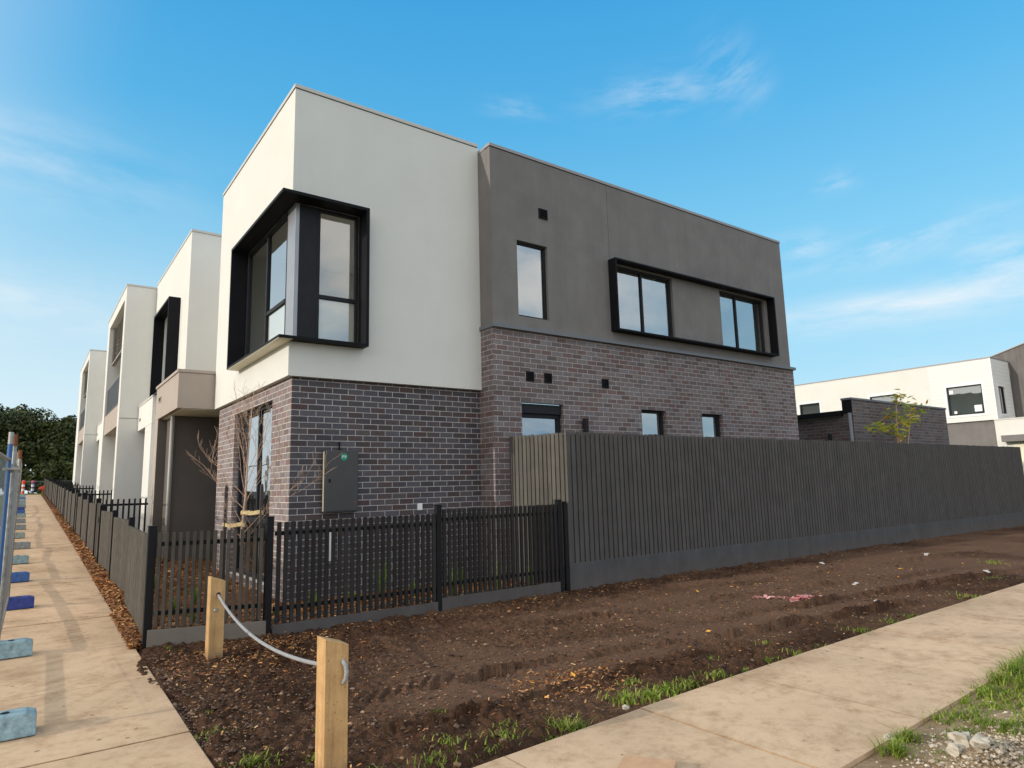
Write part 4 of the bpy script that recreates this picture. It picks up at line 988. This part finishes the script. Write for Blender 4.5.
o = m.build('shrub_bank', M['tree_leaf']); kind(tag(o, 'dark shrubs massed under the far trees', 'shrubs'), 'stuff')

def bare_sapling():
    x, y = -.72, -.72; z0 = .06
    T = thing('bare_sapling', 'leafless young tree tied between two stakes in the front garden', 'young tree', (x, y, z0))
    r = random.Random(12); m = MB()
    trunk = [(x, y, z0), (x + .015, y, .6), (x - .01, y + .01, 1.1), (x + .02, y - .01, 1.55), (x + .03, y, 1.95), (x + .05, y, 2.4), (x + .07, y - .02, 2.85)]
    m.tube(trunk, [.021, .018, .016, .013, .009, .006, .002], 8); m.build('trunk', M['bark'], T, smooth=True)
    br = MB()
    def grow(p, d, ln, rad, lev):
        pts = [p]; rs = [rad]; q = Vector(p); dd = Vector(d).normalized()
        n = 6
        for k in range(n):
            dd = (dd + Vector((r.gauss(0, .07), r.gauss(0, .07), r.gauss(.03, .06)))).normalized()
            q = q + dd * ln / n; pts.append(tuple(q)); rs.append(max(.0014, rad * (1 - .75 * (k + 1) / n)))
            if lev < 2 and k >= 1 and r.random() < .95:
                e = Vector((r.gauss(0, 1), r.gauss(0, 1), r.uniform(0, .9))).normalized()
                grow(tuple(q), (dd * .75 + e * .65), ln * r.uniform(.3, .5), rs[-1] * .7, lev + 1)
        br.tube(pts, rs, 5)
    U = Vector((.80, -.60, 0)); V = Vector((.6, .8, 0))       # U runs to the right as seen from the street corner
    for z, s, dpt, up, ln in ((1.12, .9, -.1, .8, .85), (1.2, -.75, .2, 1.1, .6), (1.32, .95, .1, .55, .95), (1.4, -.95, .1, .95, .72), (1.45, .2, .8, 1.1, .6), (1.5, .8, -.1, 1.0, .85), (1.55, -.8, -.2, 1.0, .80), (1.6, -.55, .1, 1.5, .85), (1.65, .55, -.1, 1.3, .9), (1.72, -.4, .1, 1.6, .8), (1.8, .45, .2, 1.6, .75), (1.9, -.3, .2, 1.5, .7), (2.0, .25, -.3, 1.5, .7), (2.1, -.25, .0, 1.6, .6), (2.25, .2, .0, 1.6, .5), (.98, .5, -.3, .7, .45), (1.05, -.6, -.3, .6, .45)):
        t = (z - 0.06) / 2.8; bx = x + .03 * t; d = U * s * 1.1 + V * dpt + Vector((0, 0, up)); grow((bx, y, z), d, ln, .0042, 0)
    br.build('branches', M['bark'], T)
    for sx, sy, lab in ((-.17, .13, 'dark hardwood stake left of the bare sapling'), (.17, -.15, 'dark hardwood stake right of the bare sapling')):
        s = MB(); s.obox((x + sx, y + sy), (1, 0), .036, .036, 0., 1.66); s.hexa([(x + sx - .018, y + sy - .018, 1.66), (x + sx + .018, y + sy - .018, 1.66), (x + sx + .018, y + sy + .018, 1.66), (x + sx - .018, y + sy + .018, 1.66), (x + sx - .008, y + sy - .018, 1.70), (x + sx + .008, y + sy - .018, 1.70), (x + sx + .008, y + sy + .018, 1.70), (x + sx - .008, y + sy + .018, 1.70)])
        tag(s.build('stake', M['stake'], bevel=.003), lab, 'stake', 'stakes holding the sapling')
    for sx, sy, z, lab in ((-.17, .13, 1.22, 'yellowish hessian tie from the sapling to its left stake'), (.17, -.15, 1.36, 'yellowish hessian tie from the sapling to its right stake')):
        t_ = MB(); d = Vector((sx, sy, 0)).normalized(); nn = Vector((-d.y, d.x, 0)); ln = math.hypot(sx, sy)
        loop = []
        for k in range(24):
            an = 2 * math.pi * k / 24; a = ln / 2 + (ln / 2 + .03) * math.cos(an); b = .028 * math.sin(an) * (1 if abs(math.cos(an)) > .5 else .75)
            loop.append((x + d.x * a + nn.x * b, y + d.y * a + nn.y * b))
        for k in range(24):
            p, q = loop[k], loop[(k + 1) % 24]; zz = z + .008 * math.sin(k); t_.face((p[0], p[1], zz - .022), (q[0], q[1], zz - .022), (q[0], q[1], zz + .022), (p[0], p[1], zz + .022))
        tag(t_.build('tree_tie', M['tie']), lab, 'tree tie', 'ties holding the sapling')
bare_sapling()

def leafy_sapling():
    x, y = 16.1, -.95; T = thing('leafy_sapling', 'slender young tree with yellow green leaves rising above the tall fence', 'young tree', (x, y, 0))
    r = random.Random(4); m = MB()
    m.tube([(x, y, 0), (x - .05, y, 1.6), (x - .12, y, 2.5), (x - .05, y, 3.1), (x + .05, y, 3.75)], [.03, .026, .022, .014, .004], 7)
    m.tube([(x, y, .3), (x + .1, y - .02, 1.6), (x + .02, y, 2.5), (x - .1, y, 2.9)], [.025, .022, .018, .006], 7)
    m.tube([(x + .1, y, .3), (x + .28, y, 1.6), (x + .45, y, 2.45), (x + .75, y, 3.1), (x + .95, y, 3.5)], [.025, .02, .018, .012, .004], 7)
    m.tube([(x - .1, y, 2.55), (x - .5, y, 2.75), (x - 1.1, y, 2.85)], [.01, .007, .003], 6)
    m.build('trunk', M['bark'], T, smooth=True)
    f = MB()
    for (cx, cz, rx, rz, n) in ((x + .06, 3.66, .24, .30, 44), (x - .02, 3.22, .34, .18, 46), (x + .95, 3.45, .34, .26, 52), (x + .80, 3.12, .26, .16, 26), (x - 1.15, 2.86, .34, .18, 46), (x - .1, 2.82, .28, .22, 44), (x + .1, 2.62, .2, .16, 12), (x + .35, 3.0, .2, .12, 8)):
        for k in range(n):
            p = Vector((cx + r.gauss(0, .42) * rx, y + r.gauss(0, .42) * rx, cz + r.gauss(0, .42) * rz))
            d = Vector((r.gauss(0, 1), r.gauss(0, 1), r.gauss(.1, .6))).normalized(); s = r.uniform(.07, .13)
            a = d * s; b = d.orthogonal().normalized() * s * .28
            f.face(p - a, p - a * .2 - b, p + a, p - a * .2 + b)
    f.build('crown', M['sap_leaf'], T)
leafy_sapling()

# strappy plants in the front garden bed
def strappy(x, y, z, n, h, seed, label):
    r = random.Random(seed); m = MB()
    for k in range(n):
        an = r.uniform(0, 6.28); ln = h * r.uniform(.7, 1.15); sp = r.uniform(.1, .5) * ln; w = .011
        px, py = -math.sin(an) * w, math.cos(an) * w; P = []
        for t in (0, .4, .75, 1.):
            P.append((x + math.cos(an) * sp * t ** 1.6, y + math.sin(an) * sp * t ** 1.6, z + ln * (t - .25 * t * t), 1 - t * .9))
        for a, b in zip(P, P[1:]): m.face((a[0] - px * a[3], a[1] - py * a[3], a[2]), (a[0] + px * a[3], a[1] + py * a[3], a[2]), (b[0] + px * b[3], b[1] + py * b[3], b[2]), (b[0] - px * b[3], b[1] - py * b[3], b[2]))
    return tag(m.build('strappy_plant', M['strap']), label, 'plant', 'strappy green plants in the corner garden')
k = 0
pl = [(-1.2, -.55, .30), (-1.25, .35, .34), (-.35, -.95, .28), (.15, -.75, .38), (.75, -.55, .30), (1.28, -.35, .68), (1.65, -.6, .34), (2.05, -.95, .55), (2.55, -.45, .42), (2.95, -.8, .58), (3.3, -1.1, .4), (-.9, .9, .4), (-1.15, 2.4, .35), (-1.1, 4.2, .35)]
for (x, y, h) in pl:
    strappy(x, y, .06 if y < 1 else gz(y), 34, h, 60 + k, 'green strappy plant growing in mulch behind the picket fence'); k += 1
# brick edging strip in garden
m = MB()
for j in range(16): m.box(-.55 + j * .26, -.31 + j * .26, -.98, -.90, .06, .12)
tag(m.build('garden_edging', M['plinth_light'], bevel=.006), 'pale paver edging strip in the mulch behind the side picket fence', 'edging')

# ================================================================== STUFF: mulch, soil clods, grass, gravel
def inside_bed(x, y):
    return y > -1.44 and not (x < -.6 and y < -1.06 - (x + 1.75) * .33)
m = MB(); r = random.Random(21)
def chip(x, y, z, s, tilt=.5):
    an = r.uniform(0, 6.28); d = Vector((math.cos(an), math.sin(an), r.gauss(0, tilt * .5))).normalized(); a = d * s
    b = Vector((-math.sin(an), math.cos(an), r.gauss(0, tilt))).normalized() * s * r.uniform(.2, .4); p = Vector((x, y, z)); m.face(p - a - b, p + a - b * .8, p + a * .9 + b, p - a * .9 + b * .8)
for k in range(9000):
    x = r.uniform(-1.68, 3.7); y = r.uniform(-1.44, .06)
    if inside_bed(x, y): chip(x, y, .075 + r.uniform(0, .03) + max(0, y + 1.4) * .02, r.uniform(.014, .035))
for k in range(3500): 
    x = r.uniform(-1.68, 0.05); y = r.uniform(0, 7); chip(x, y, gz(y) + r.uniform(.0, .03), r.uniform(.016, .04))
for k in range(9000):
    y = -1.1 + 30 * r.random() ** 2.2; x = r.uniform(-1.84, -1.60) - (.04 if y < 1 else 0); chip(x, y, gz(y) + r.uniform(-.005, .035), r.uniform(.014, .034) * (1 + y * .02))
kind(tag(m.build('wood_mulch', M['mulch']), 'orange brown wood chip mulch in the garden beds', 'mulch'), 'stuff')
m = MB(); r = random.Random(22)
for k in range(3200):   # chips kicked out on the soil
    t = r.random()
    if t < .55: x = r.gauss(-1.0, .45); y = r.gauss(-2.2, .45)
    elif t < .8: x = r.uniform(-.7, 6); y = r.gauss(-1.78, .16)
    else: x = r.gauss(1.0, .35); y = r.gauss(-4.75, .18)
    if y > -1.55 or y < pe(x) + .03 or x < -1.8: continue
    chip(x, y, hz(x, y) + r.uniform(.003, .014), r.uniform(.008, .024))
for k in range(2600):
    x = -1.7 + 14 * r.random() ** 1.6; y = r.uniform(float(pe(x)) + .04, -1.65); chip(x, y, hz(x, y) + .006, r.uniform(.006, .018))
kind(tag(m.build('scattered_chips', M['mulch']), 'scattered orange wood chips on the dark soil', 'wood chips'), 'stuff')
m = MB(); r = random.Random(23)
def clod(mb, x, y, z, s):
    vs = []
    for (a, b, c_) in ((1, 0, 0), (-1, 0, 0), (0, 1, 0), (0, -1, 0), (0, 0, 1), (0, 0, -1), (.62, .62, .3), (-.6, .6, .35), (.6, -.6, .3), (-.6, -.6, .4)):
        q = s * r.uniform(.65, 1.25); vs.append((x + a * q, y + b * q, z + c_ * q * .75))
    i = len(mb.v); mb.v += vs
    for f in ((0, 6, 4), (6, 2, 4), (2, 7, 4), (7, 1, 4), (1, 9, 4), (9, 3, 4), (3, 8, 4), (8, 0, 4), (0, 5, 6), (6, 5, 2), (2, 5, 7), (7, 5, 1), (1, 5, 9), (9, 5, 3), (3, 5, 8), (8, 5, 0)): mb.f.append(tuple(i + q for q in f))
for k in range(15000):
    t = r.random()
    x = -1.8 + 12 * t ** 1.8; y = r.uniform(-5.45, -1.6)
    if r.random() < .4: y = -3.6 + r.choice((-1, 1)) * abs(r.gauss(0, 1)) * .9
    if y < pe(x) + .04 or y > -1.6: continue
    s = min(.03, r.lognormvariate(-4.95, .5))
    clod(m, x, y, hz(x, y) + s * .2, s)
kind(tag(m.build('soil_clods', M['clod']), 'loose crumbs and clods of dark soil', 'soil'), 'stuff')

def blades(mb, x, y, z, n, rad, h, r):
    for k in range(n):
        q = abs(r.gauss(0, .5)) * rad; an = r.uniform(0, 6.28); bx = x + math.cos(an) * q; by = y + math.sin(an) * q
        a2 = r.uniform(0, 6.28); ln = h * r.uniform(.45, 1.1); sp = ln * r.uniform(.2, 1.15); w = r.uniform(.003, .0075)
        px, py = -math.sin(a2) * w, math.cos(a2) * w
        P = [(bx + math.cos(a2) * sp * t ** 1.5, by + math.sin(a2) * sp * t ** 1.5, z + ln * (t - .45 * t * t) * 1.2, 1 - .85 * t) for t in (0, .35, .7, 1.)]
        for a, b in zip(P, P[1:]): mb.face((a[0] - px * a[3], a[1] - py * a[3], a[2]), (a[0] + px * a[3], a[1] + py * a[3], a[2]), (b[0] + px * b[3], b[1] + py * b[3], b[2]), (b[0] - px * b[3], b[1] - py * b[3], b[2]))
m = MB(); r = random.Random(31)
T_ = [(1.62, -5.36, 60, .13, .10), (1.35, -5.32, 70, .13, .10), (1.12, -5.38, 90, .14, .11), (.9, -5.3, 70, .12, .11), (1.9, -5.4, 50, .14, .09), (1.25, -5.05, 40, .1, .07), (.25, -5.38, 110, .13, .13), (.05, -5.42, 30, .08, .08), (-.2, -5.25, 45, .12, .09), (-.05, -5.02, 26, .07, .1), (-.42, -5.35, 50, .16, .08), (-.55, -5.1, 40, .15, .09), (2.3, -5.42, 24, .1, .07), (2.75, -5.38, 40, .12, .09), (3.15, -5.42, 40, .12, .10), (3.6, -5.42, 26, .14, .07), (4.4, -5.42, 40, .16, .09), (5.1, -5.42, 30, .16, .09), (5.6, -5.42, 40, .18, .09), (3.3, -5.0, 18, .1, .07), (2.4, -5.0, 14, .08, .06), (7.4, -5.4, 50, .2, .09), (9.5, -5.1, 60, .25, .09), (11.6, -4.3, 60, .3, .1), (12.5, -5.0, 60, .3, .1), (3.9, -3.3, 12, .05, .06),
      (-1.62, -4.75, 90, .13, .10), (-1.5, -4.95, 70, .14, .10), (-1.3, -4.9, 50, .12, .09), (-1.72, -4.15, 60, .1, .07), (-1.66, -3.6, 16, .06, .06), (-1.58, -1.45, 14, .06, .09), (-1.5, -1.5, 10, .06, .08), (-1.05, -5.05, 40, .14, .08), (-.8, -5.25, 50, .15, .09), (-1.1, -4.5, 14, .08, .06), (-.35, -4.75, 16, .1, .06)]
for (x, y, n, rad, h) in T_:
    if y < -4.9: y += float(pe(x)) + 5.52
    blades(m, x, y, hz(x, y) - .005, int(n * (1.7 if x > 0 else 1.1)), rad * 1.35, h * (.8 if x > 0 else .7), r)
V_ = [(1.36, -7.13, 80, .10, .13), (1.62, -7.1, 60, .08, .10), (2.0, -7.3, 50, .12, .06)]
for (x, y, n, rad, h) in V_:
    y += float(pe(x)) + 5.60
    blades(m, x, y, vz(x, y) - .005, n * 2, rad, h, r)
for k in range(420):
    x = r.uniform(2.1, 6.5); y = float(pe(x)) - 1.44 - abs(r.gauss(0, .45)); dens = 1.0 if (y > -7.25 and x > 3.0) else .45
    blades(m, x, y, vz(x, y) - .008, int(34 * dens), .11, .17 if (x > 3.2 and y > -7.25) else .09, r)
for k in range(70): x = r.uniform(.9, 3); y = r.uniform(-8.6, -7.2); blades(m, x, y, vz(x, y) - .008, 10, .08, .06, r)
for k in range(160): x = r.uniform(6.5, 16); y = float(pe(x)) - 1.44 - abs(r.gauss(0, .6)); blades(m, x, y, vz(x, y) - .008, 16, .2, .12, r)
kind(tag(m.build('grass_tufts', M['grass']), 'tufts of green grass along the edges of the concrete paths', 'grass'), 'stuff')
m = MB(); r = random.Random(33)
for k in range(2600):
    x = r.uniform(-8., -3.5) if k % 3 else r.uniform(-3.5, -1.0); y = r.uniform(-2, 60) if k % 3 else r.uniform(53.5, 58); 
    z = gz(y) - .15; 
    for q in range(7):
        bx = x + r.gauss(0, .15); by = y + r.gauss(0, .15); h = r.uniform(.12, .3); an = r.uniform(0, 6.28); w = .012
        m.face((bx - w, by, z), (bx + w, by, z), (bx + math.cos(an) * .08, by + math.sin(an) * .08, z + h))
kind(tag(m.build('verge_grass', M['grass']), 'long grass on the verge left of the temporary fence and past the path end', 'grass'), 'stuff')

m = MB(); r = random.Random(41)
for k in range(2600):
    x = r.gauss(1.78, .36); y = r.gauss(-7.58, .20)
    if y > -7.08: continue
    s = min(.03, r.lognormvariate(-4.9, .45)); clod(m, x, y, vz(x, y) + s * .3, s)
for k in range(260):
    x = r.uniform(.9, 4.5); y = r.uniform(-8.6, -7.08); s = r.uniform(.005, .013); clod(m, x, y, vz(x, y) + s * .3, s)
kind(tag(m.build('gravel', M['gravel']), 'pale gravel heap on the verge beside the side footpath', 'gravel'), 'stuff')
M['stone'] = paint('pale_rock', (.46, .41, .33), .9, .25, 12., .6, 60.)
import mathutils
def rock(x, y, z, s, seed, label, sq=(1, .8, .6), mat=None, name='rock', cat='rock', group=None):
    r = random.Random(seed); me = MB(); n1, n2 = 9, 14; ri = []
    for i in range(n1):
        ph = math.pi * i / (n1 - 1)
        for j in range(n2):
            th = 2 * math.pi * j / n2; d = Vector((math.sin(ph) * math.cos(th), math.sin(ph) * math.sin(th), math.cos(ph)))
            q = s * (.72 + .55 * mathutils.noise.noise(d * 1.4 + Vector((seed * 3.1, 0, 0))) + .12 * mathutils.noise.noise(d * 4 + Vector((seed, 5, 0))))
            me.v.append((x + d.x * q * sq[0], y + d.y * q * sq[1], z + d.z * q * sq[2]))
    for i in range(n1 - 1):
        for j in range(n2): me.f.append((i * n2 + j, i * n2 + (j + 1) % n2, (i + 1) * n2 + (j + 1) % n2, (i + 1) * n2 + j))
    return tag(me.build(name, mat or M['stone']), label, cat, group)
rock(1.68, -7.38, vz(1.68, -7.38) + .04, .105, 3, 'largest pale rock on top of the gravel heap', group='rocks on the gravel heap')
rock(1.62, -7.50, vz(1.62, -7.5) + .03, .085, 8, 'blocky pale rock at the front of the gravel heap', group='rocks on the gravel heap')
rock(1.52, -7.40, vz(1.52, -7.40) + .02, .065, 11, 'smaller flat pale rock left of the largest one on the gravel heap', group='rocks on the gravel heap')
rock(1.56, float(pe(1.56)) - 1.41, .0, .05, 15, 'greenish pale stone lying at the footpath edge near grass', (1.2, .7, .45))
rock(.72, float(pe(.72)) + .05, .01, .035, 19, 'small pale stone by the joint at the soil side edge of the side footpath')

# tan paving offcut on the path
m = MB(); m.obox((.03, -6.43), (.55, -.83), .30, .21, .004, .05)
tag(m.build('paver_offcut', paint('tan_terracotta', (.55, .33, .19), .8, .12, 12., .3, 80.), bevel=.004), 'flat tan offcut block lying on the side footpath at the bottom edge', 'paver')

# pink tape, litter, fallen leaves
M['pink'] = paint('pink_tape', (.66, .33, .32), .6, .2, 20.); M['litter'] = paint('white_litter', (.52, .50, .47), .7, .08, 10.)
m = MB(); r = random.Random(51); pp = (5.30, -3.62)
P = []
for k in range(16):
    t = k / 15; P.append((5.28 + .35 * t + r.gauss(0, .03), -3.55 - .42 * t + r.gauss(0, .02)))
for k in range(46): P.append((5.72 + r.gauss(0, .12), -4.03 + r.gauss(0, .06)))
for (a, b) in zip(P, P[1:]):
    za = hz(*a) + .015 + r.uniform(0, .03); zb_ = hz(*b) + .015 + r.uniform(0, .03); w = r.uniform(.006, .017); dx, dy = b[0] - a[0], b[1] - a[1]; ln = math.hypot(dx, dy) + 1e-6
    px, py = -dy / ln * w, dx / ln * w; tw = r.uniform(-.02, .02)
    m.face((a[0] - px, a[1] - py, za - tw), (a[0] + px, a[1] + py, za + tw), (b[0] + px, b[1] + py, zb_ + tw), (b[0] - px, b[1] - py, zb_ - tw))
tag(m.build('marking_tape', M['pink']), 'crumpled pink tape lying on the bare soil', 'tape')
for k, (x, y, l_, w_, lab) in enumerate(((7.56, -3.79, .13, .05, 'oblong white litter scrap on the soil, right of the pink tape'), (11.84, -3.05, .22, .07, 'long white litter strip on the soil near the tall fence, farther right'), (9.9, -4.75, .14, .05, 'white litter scrap on the soil close to the side footpath'), (9.2, -2.35, .10, .05, 'small white litter scrap on the soil close under the tall fence'), (6.2, -4.75, .06, .04, 'tiny white scrap on the soil between the pink tape and the side path'))):
    m = MB(); an = .4 * k; z = hz(x, y) + .015
    m.obox((x, y), (math.cos(an), math.sin(an)), l_, w_, z, z + .012, .015); m.obox((x + l_ * .35, y + .02), (math.cos(an + .6), math.sin(an + .6)), l_ * .4, w_ * .8, z + .005, z + .02, -.01)
    tag(m.build('litter_scrap', M['litter'], bevel=.004), lab, 'litter', 'white litter on the soil')
m = MB(); s = .035
m.face((-s, 0, .004), (-s * .3, -s * .55, .012), (s * .6, -s * .4, .006), (s * 1.2, 0, .016), (0, 0, .0)); m.face((-s, 0, .004), (0, 0, .0), (s * 1.2, 0, .016), (s * .5, s * .5, .010), (-s * .4, s * .5, .014))
lf = m.build('fallen_leaf', M['yellow_leaf']); lfs = [(5.78, -2.83), (6.3, -2.9), (5.1, -2.75), (8.4, -2.9), (8.0, -3.3), (9.6, -3.55), (8.6, -3.95), (10.4, -3.4), (7.0, -3.0), (2.35, -4.85), (1.0, -4.7), (1.9, -4.4), (.62, -4.62), (11., -4.0), (4.6, -2.6), (3.2, -4.4), (9.0, -4.6), (12.6, -3.6)]
r = random.Random(61)
for k, (x, y) in enumerate(lfs):
    o = lf if k == 0 else lf.copy()
    if k: col.objects.link(o)
    o.location = (x, y, hz(x, y) + .018); o.rotation_euler = (r.uniform(-.3, .3), r.uniform(-.3, .3), r.uniform(0, 6.28)); sc_ = r.uniform(.6, 1.15); o.scale = (sc_, sc_, sc_)
    tag(o, 'small yellow fallen leaf lying on the bare soil', 'leaf', 'yellow fallen leaves on the soil')

# ================================================================== CAMERA
def cam_axes(yaw, pitch, roll):
    f = Vector((math.cos(yaw) * math.cos(pitch), math.sin(yaw) * math.cos(pitch), math.sin(pitch)))
    r0 = Vector((math.sin(yaw), -math.cos(yaw), 0)); u0 = r0.cross(f)
    return r0 * math.cos(roll) + u0 * math.sin(roll), u0 * math.cos(roll) - r0 * math.sin(roll), f
cr, cu, cf = cam_axes(R(53.72), R(8.751), R(-1.463))
cam = bpy.data.cameras.new('camera'); co = bpy.data.objects.new('camera', cam); col.objects.link(co)
mt = Matrix((cr, cu, -cf)).transposed().to_4x4(); mt.translation = (-2.875, -9.21, 1.6); co.matrix_world = mt
cam.sensor_fit = 'HORIZONTAL'; cam.sensor_width = 36; cam.lens = 661.5 / 1024 * 36; cam.clip_start = .05; cam.clip_end = 3000
sc.camera = co

# ================================================================== LIGHT
EL, AZ = 17., 6.8      # sun elevation; swung from -X toward +Y
sd = Vector((-math.cos(R(AZ)) * math.cos(R(EL)), math.sin(R(AZ)) * math.cos(R(EL)), math.sin(R(EL))))
sun = bpy.data.lights.new('sun', 'SUN'); sun.energy = 2.55; sun.angle = R(.53); sun.color = (1., .91, .78)
so = bpy.data.objects.new('sun', sun); col.objects.link(so); so.rotation_euler = sd.to_track_quat('Z', 'Y').to_euler(); so.location = (-20, 0, 20)

w = bpy.data.worlds.new('World'); sc.world = w; w.use_nodes = True
t = NT(w.node_tree); bg = w.node_tree.nodes['Background']
sky = t.n('TexSky', sky_type='NISHITA'); sky.sun_disc = False; sky.sun_elevation = R(EL); sky.sun_rotation = R(-90 + AZ)
sky.air_density = 1.; sky.dust_density = .6; sky.ozone_density = 3.
tc = t.n('TexCoord'); D = tc.outputs['Generated']
dx_, dy_, dz_ = t.sep(D)
K = 4.
tint = t.ramp(t.math('MAXIMUM', dz_, 0.), [(0., tuple(k / K for k in (1.20, 1.12, 1.6))), (.09, tuple(k / K for k in (1.35, 1.15, 1.16))), (.2, tuple(k / K for k in (1.15, 1.45, 1.42))), (.34, tuple(k / K for k in (1.25, 1.95, 1.75))), (.52, tuple(k / K for k in (.78, 2.15, 2.12))), (.66, tuple(k / K for k in (.62, 2.25, 2.4))), (1., tuple(k / K for k in (.6, 2.1, 2.4)))])
tint = t.vmath('MULTIPLY', tint, (K, K, K))
base = t.vmath('MULTIPLY', sky.outputs[0], tint)
# wispy cirrus, fixed in the sky by direction
def wisp(d0, s1, s2, tilt, dens, seed, k1=3., k2=14., lo=.42, hi=.78):
    d0 = Vector(d0).normalized(); t1 = Vector((0, 0, 1)).cross(d0).normalized(); t2 = d0.cross(t1)
    a_, b_ = t1 * math.cos(tilt) + t2 * math.sin(tilt), t2 * math.cos(tilt) - t1 * math.sin(tilt)
    a = t.vmath('DOT_PRODUCT', D, tuple(a_)); b = t.vmath('DOT_PRODUCT', D, tuple(b_)); c = t.vmath('DOT_PRODUCT', D, tuple(d0))
    q = t.math('ADD', t.math('POWER', t.math('DIVIDE', a, s1), 2.), t.math('POWER', t.math('DIVIDE', b, s2), 2.))
    g = t.math('MULTIPLY', t.math('EXPONENT', t.math('MULTIPLY', q, -1.)), t.math('GREATER_THAN', c, 0.))
    n1 = t.noise(t.comb(t.math('MULTIPLY', a, k1), t.math('MULTIPLY', b, k2), float(seed)), 1., 8, .62)
    n = t.ramp(n1, [(lo, 0.), (hi, 1.)])
    return t.math('MULTIPLY', t.math('MULTIPLY', g, n), dens)
W_ = [wisp((.66, .54, .52), .085, .024, .06, .62, 1, 8, 26), wisp((.73, .475, .54), .03, .045, -.5, .45, 2, 10, 30), wisp((.52, .68, .52), .04, .014, .15, .4, 3, 10, 30),
      wisp((.84, .41, .385), .025, .014, -.1, .45, 4, 14, 34), wisp((.88, .36, .295), .12, .022, -.10, .55, 5, 8, 26), wisp((.945, .26, .255), .07, .034, -.10, .8, 6, 8, 24), wisp((.89, .38, .215), .22, .022, .0, .8, 7, 4, 20, .3, .62), wisp((.83, .46, .31), .045, .02, 0., .5, 8, 12, 28),
      wisp((-.03, .92, .40), .16, .05, .05, .50, 9, 5, 16, .36, .8), wisp((.02, .97, .235), .22, .045, .04, .55, 10, 4, 16, .34, .75), wisp((.4, .85, .2), .4, .05, 0., .5, 11, 4, 18), wisp((.97, .2, .12), .4, .05, 0., .3, 12, 4, 18)]
tot = W_[0]
for x in W_[1:]: tot = t.math('ADD', tot, x)
tot = t.math('MINIMUM', tot, .92)
base2 = t.vmath('MULTIPLY', base, (1.5, 1.5, 1.5))
clear = t.ramp(t.math('MAXIMUM', dz_, 0.), [(0., (.62, .86, .95)), (.09, (.50, .80, .945)), (.17, (.376, .716, .91)), (.34, (.215, .585, .865)), (.5, (.10, .45, .80)), (.63, (.060, .372, .75)), (1., (.04, .28, .62))])
clear = t.vmath('MULTIPLY', clear, (10., 10., 10.))
base2 = t.mix(.85, base2, clear)
hz1 = t.math('MULTIPLY', t.math('SUBTRACT', dy_, .72), 3.6, clamp=True)
hz2 = t.math('SUBTRACT', 1., t.math('DIVIDE', t.math('MAXIMUM', dz_, 0.), .40), clamp=True)
base2 = t.mix(t.math('MULTIPLY', t.math('MULTIPLY', hz1, hz2), .75), base2, (8.6, 9.5, 9.8))
colr = t.mix(tot, base2, (9.2, 9.6, 9.8))
# unseen bright cloud added behind the viewer and overhead, to neutralise the ambient light
rd = t.vmath('DOT_PRODUCT', D, (-.45, -.75, .48))
rf = t.n('MapRange', interpolation_type='SMOOTHSTEP'); t.set(rf.inputs[0], rd); rf.inputs[1].default_value = .0; rf.inputs[2].default_value = .55
pv = t.comb(t.math('DIVIDE', dx_, t.math('ADD', t.math('MAXIMUM', dz_, 0.), .25)), t.math('DIVIDE', dy_, t.math('ADD', t.math('MAXIMUM', dz_, 0.), .25)), 0.)
bank = t.ramp(t.noise(pv, 1.9, 7, .6), [(.34, (.26, .45, .72)), (.47, (.62, .73, .86)), (.60, (1.08, 1.06, 1.03))])
bank = t.vmath('MULTIPLY', bank, (14.9, 14.3, 13.4))
colr = t.mix(t.math('MULTIPLY', rf.outputs[0], .93), colr, bank)
# bright haze round the sun
sg = t.n('MapRange', interpolation_type='SMOOTHSTEP'); t.set(sg.inputs[0], t.vmath('DOT_PRODUCT', D, tuple(sd))); sg.inputs[1].default_value = .15; sg.inputs[2].default_value = .85
colr = t.mix(t.math('MULTIPLY', sg.outputs[0], .85), colr, (14.5, 13.9, 12.8))
t.set(bg.inputs[0], colr)
bg.inputs[1].default_value = .10

sc.view_settings.view_transform = 'Standard'; sc.view_settings.look = 'None'; sc.view_settings.exposure = 0; sc.view_settings.gamma = 1
sc.render.resolution_x = 1024; sc.render.resolution_y = 768
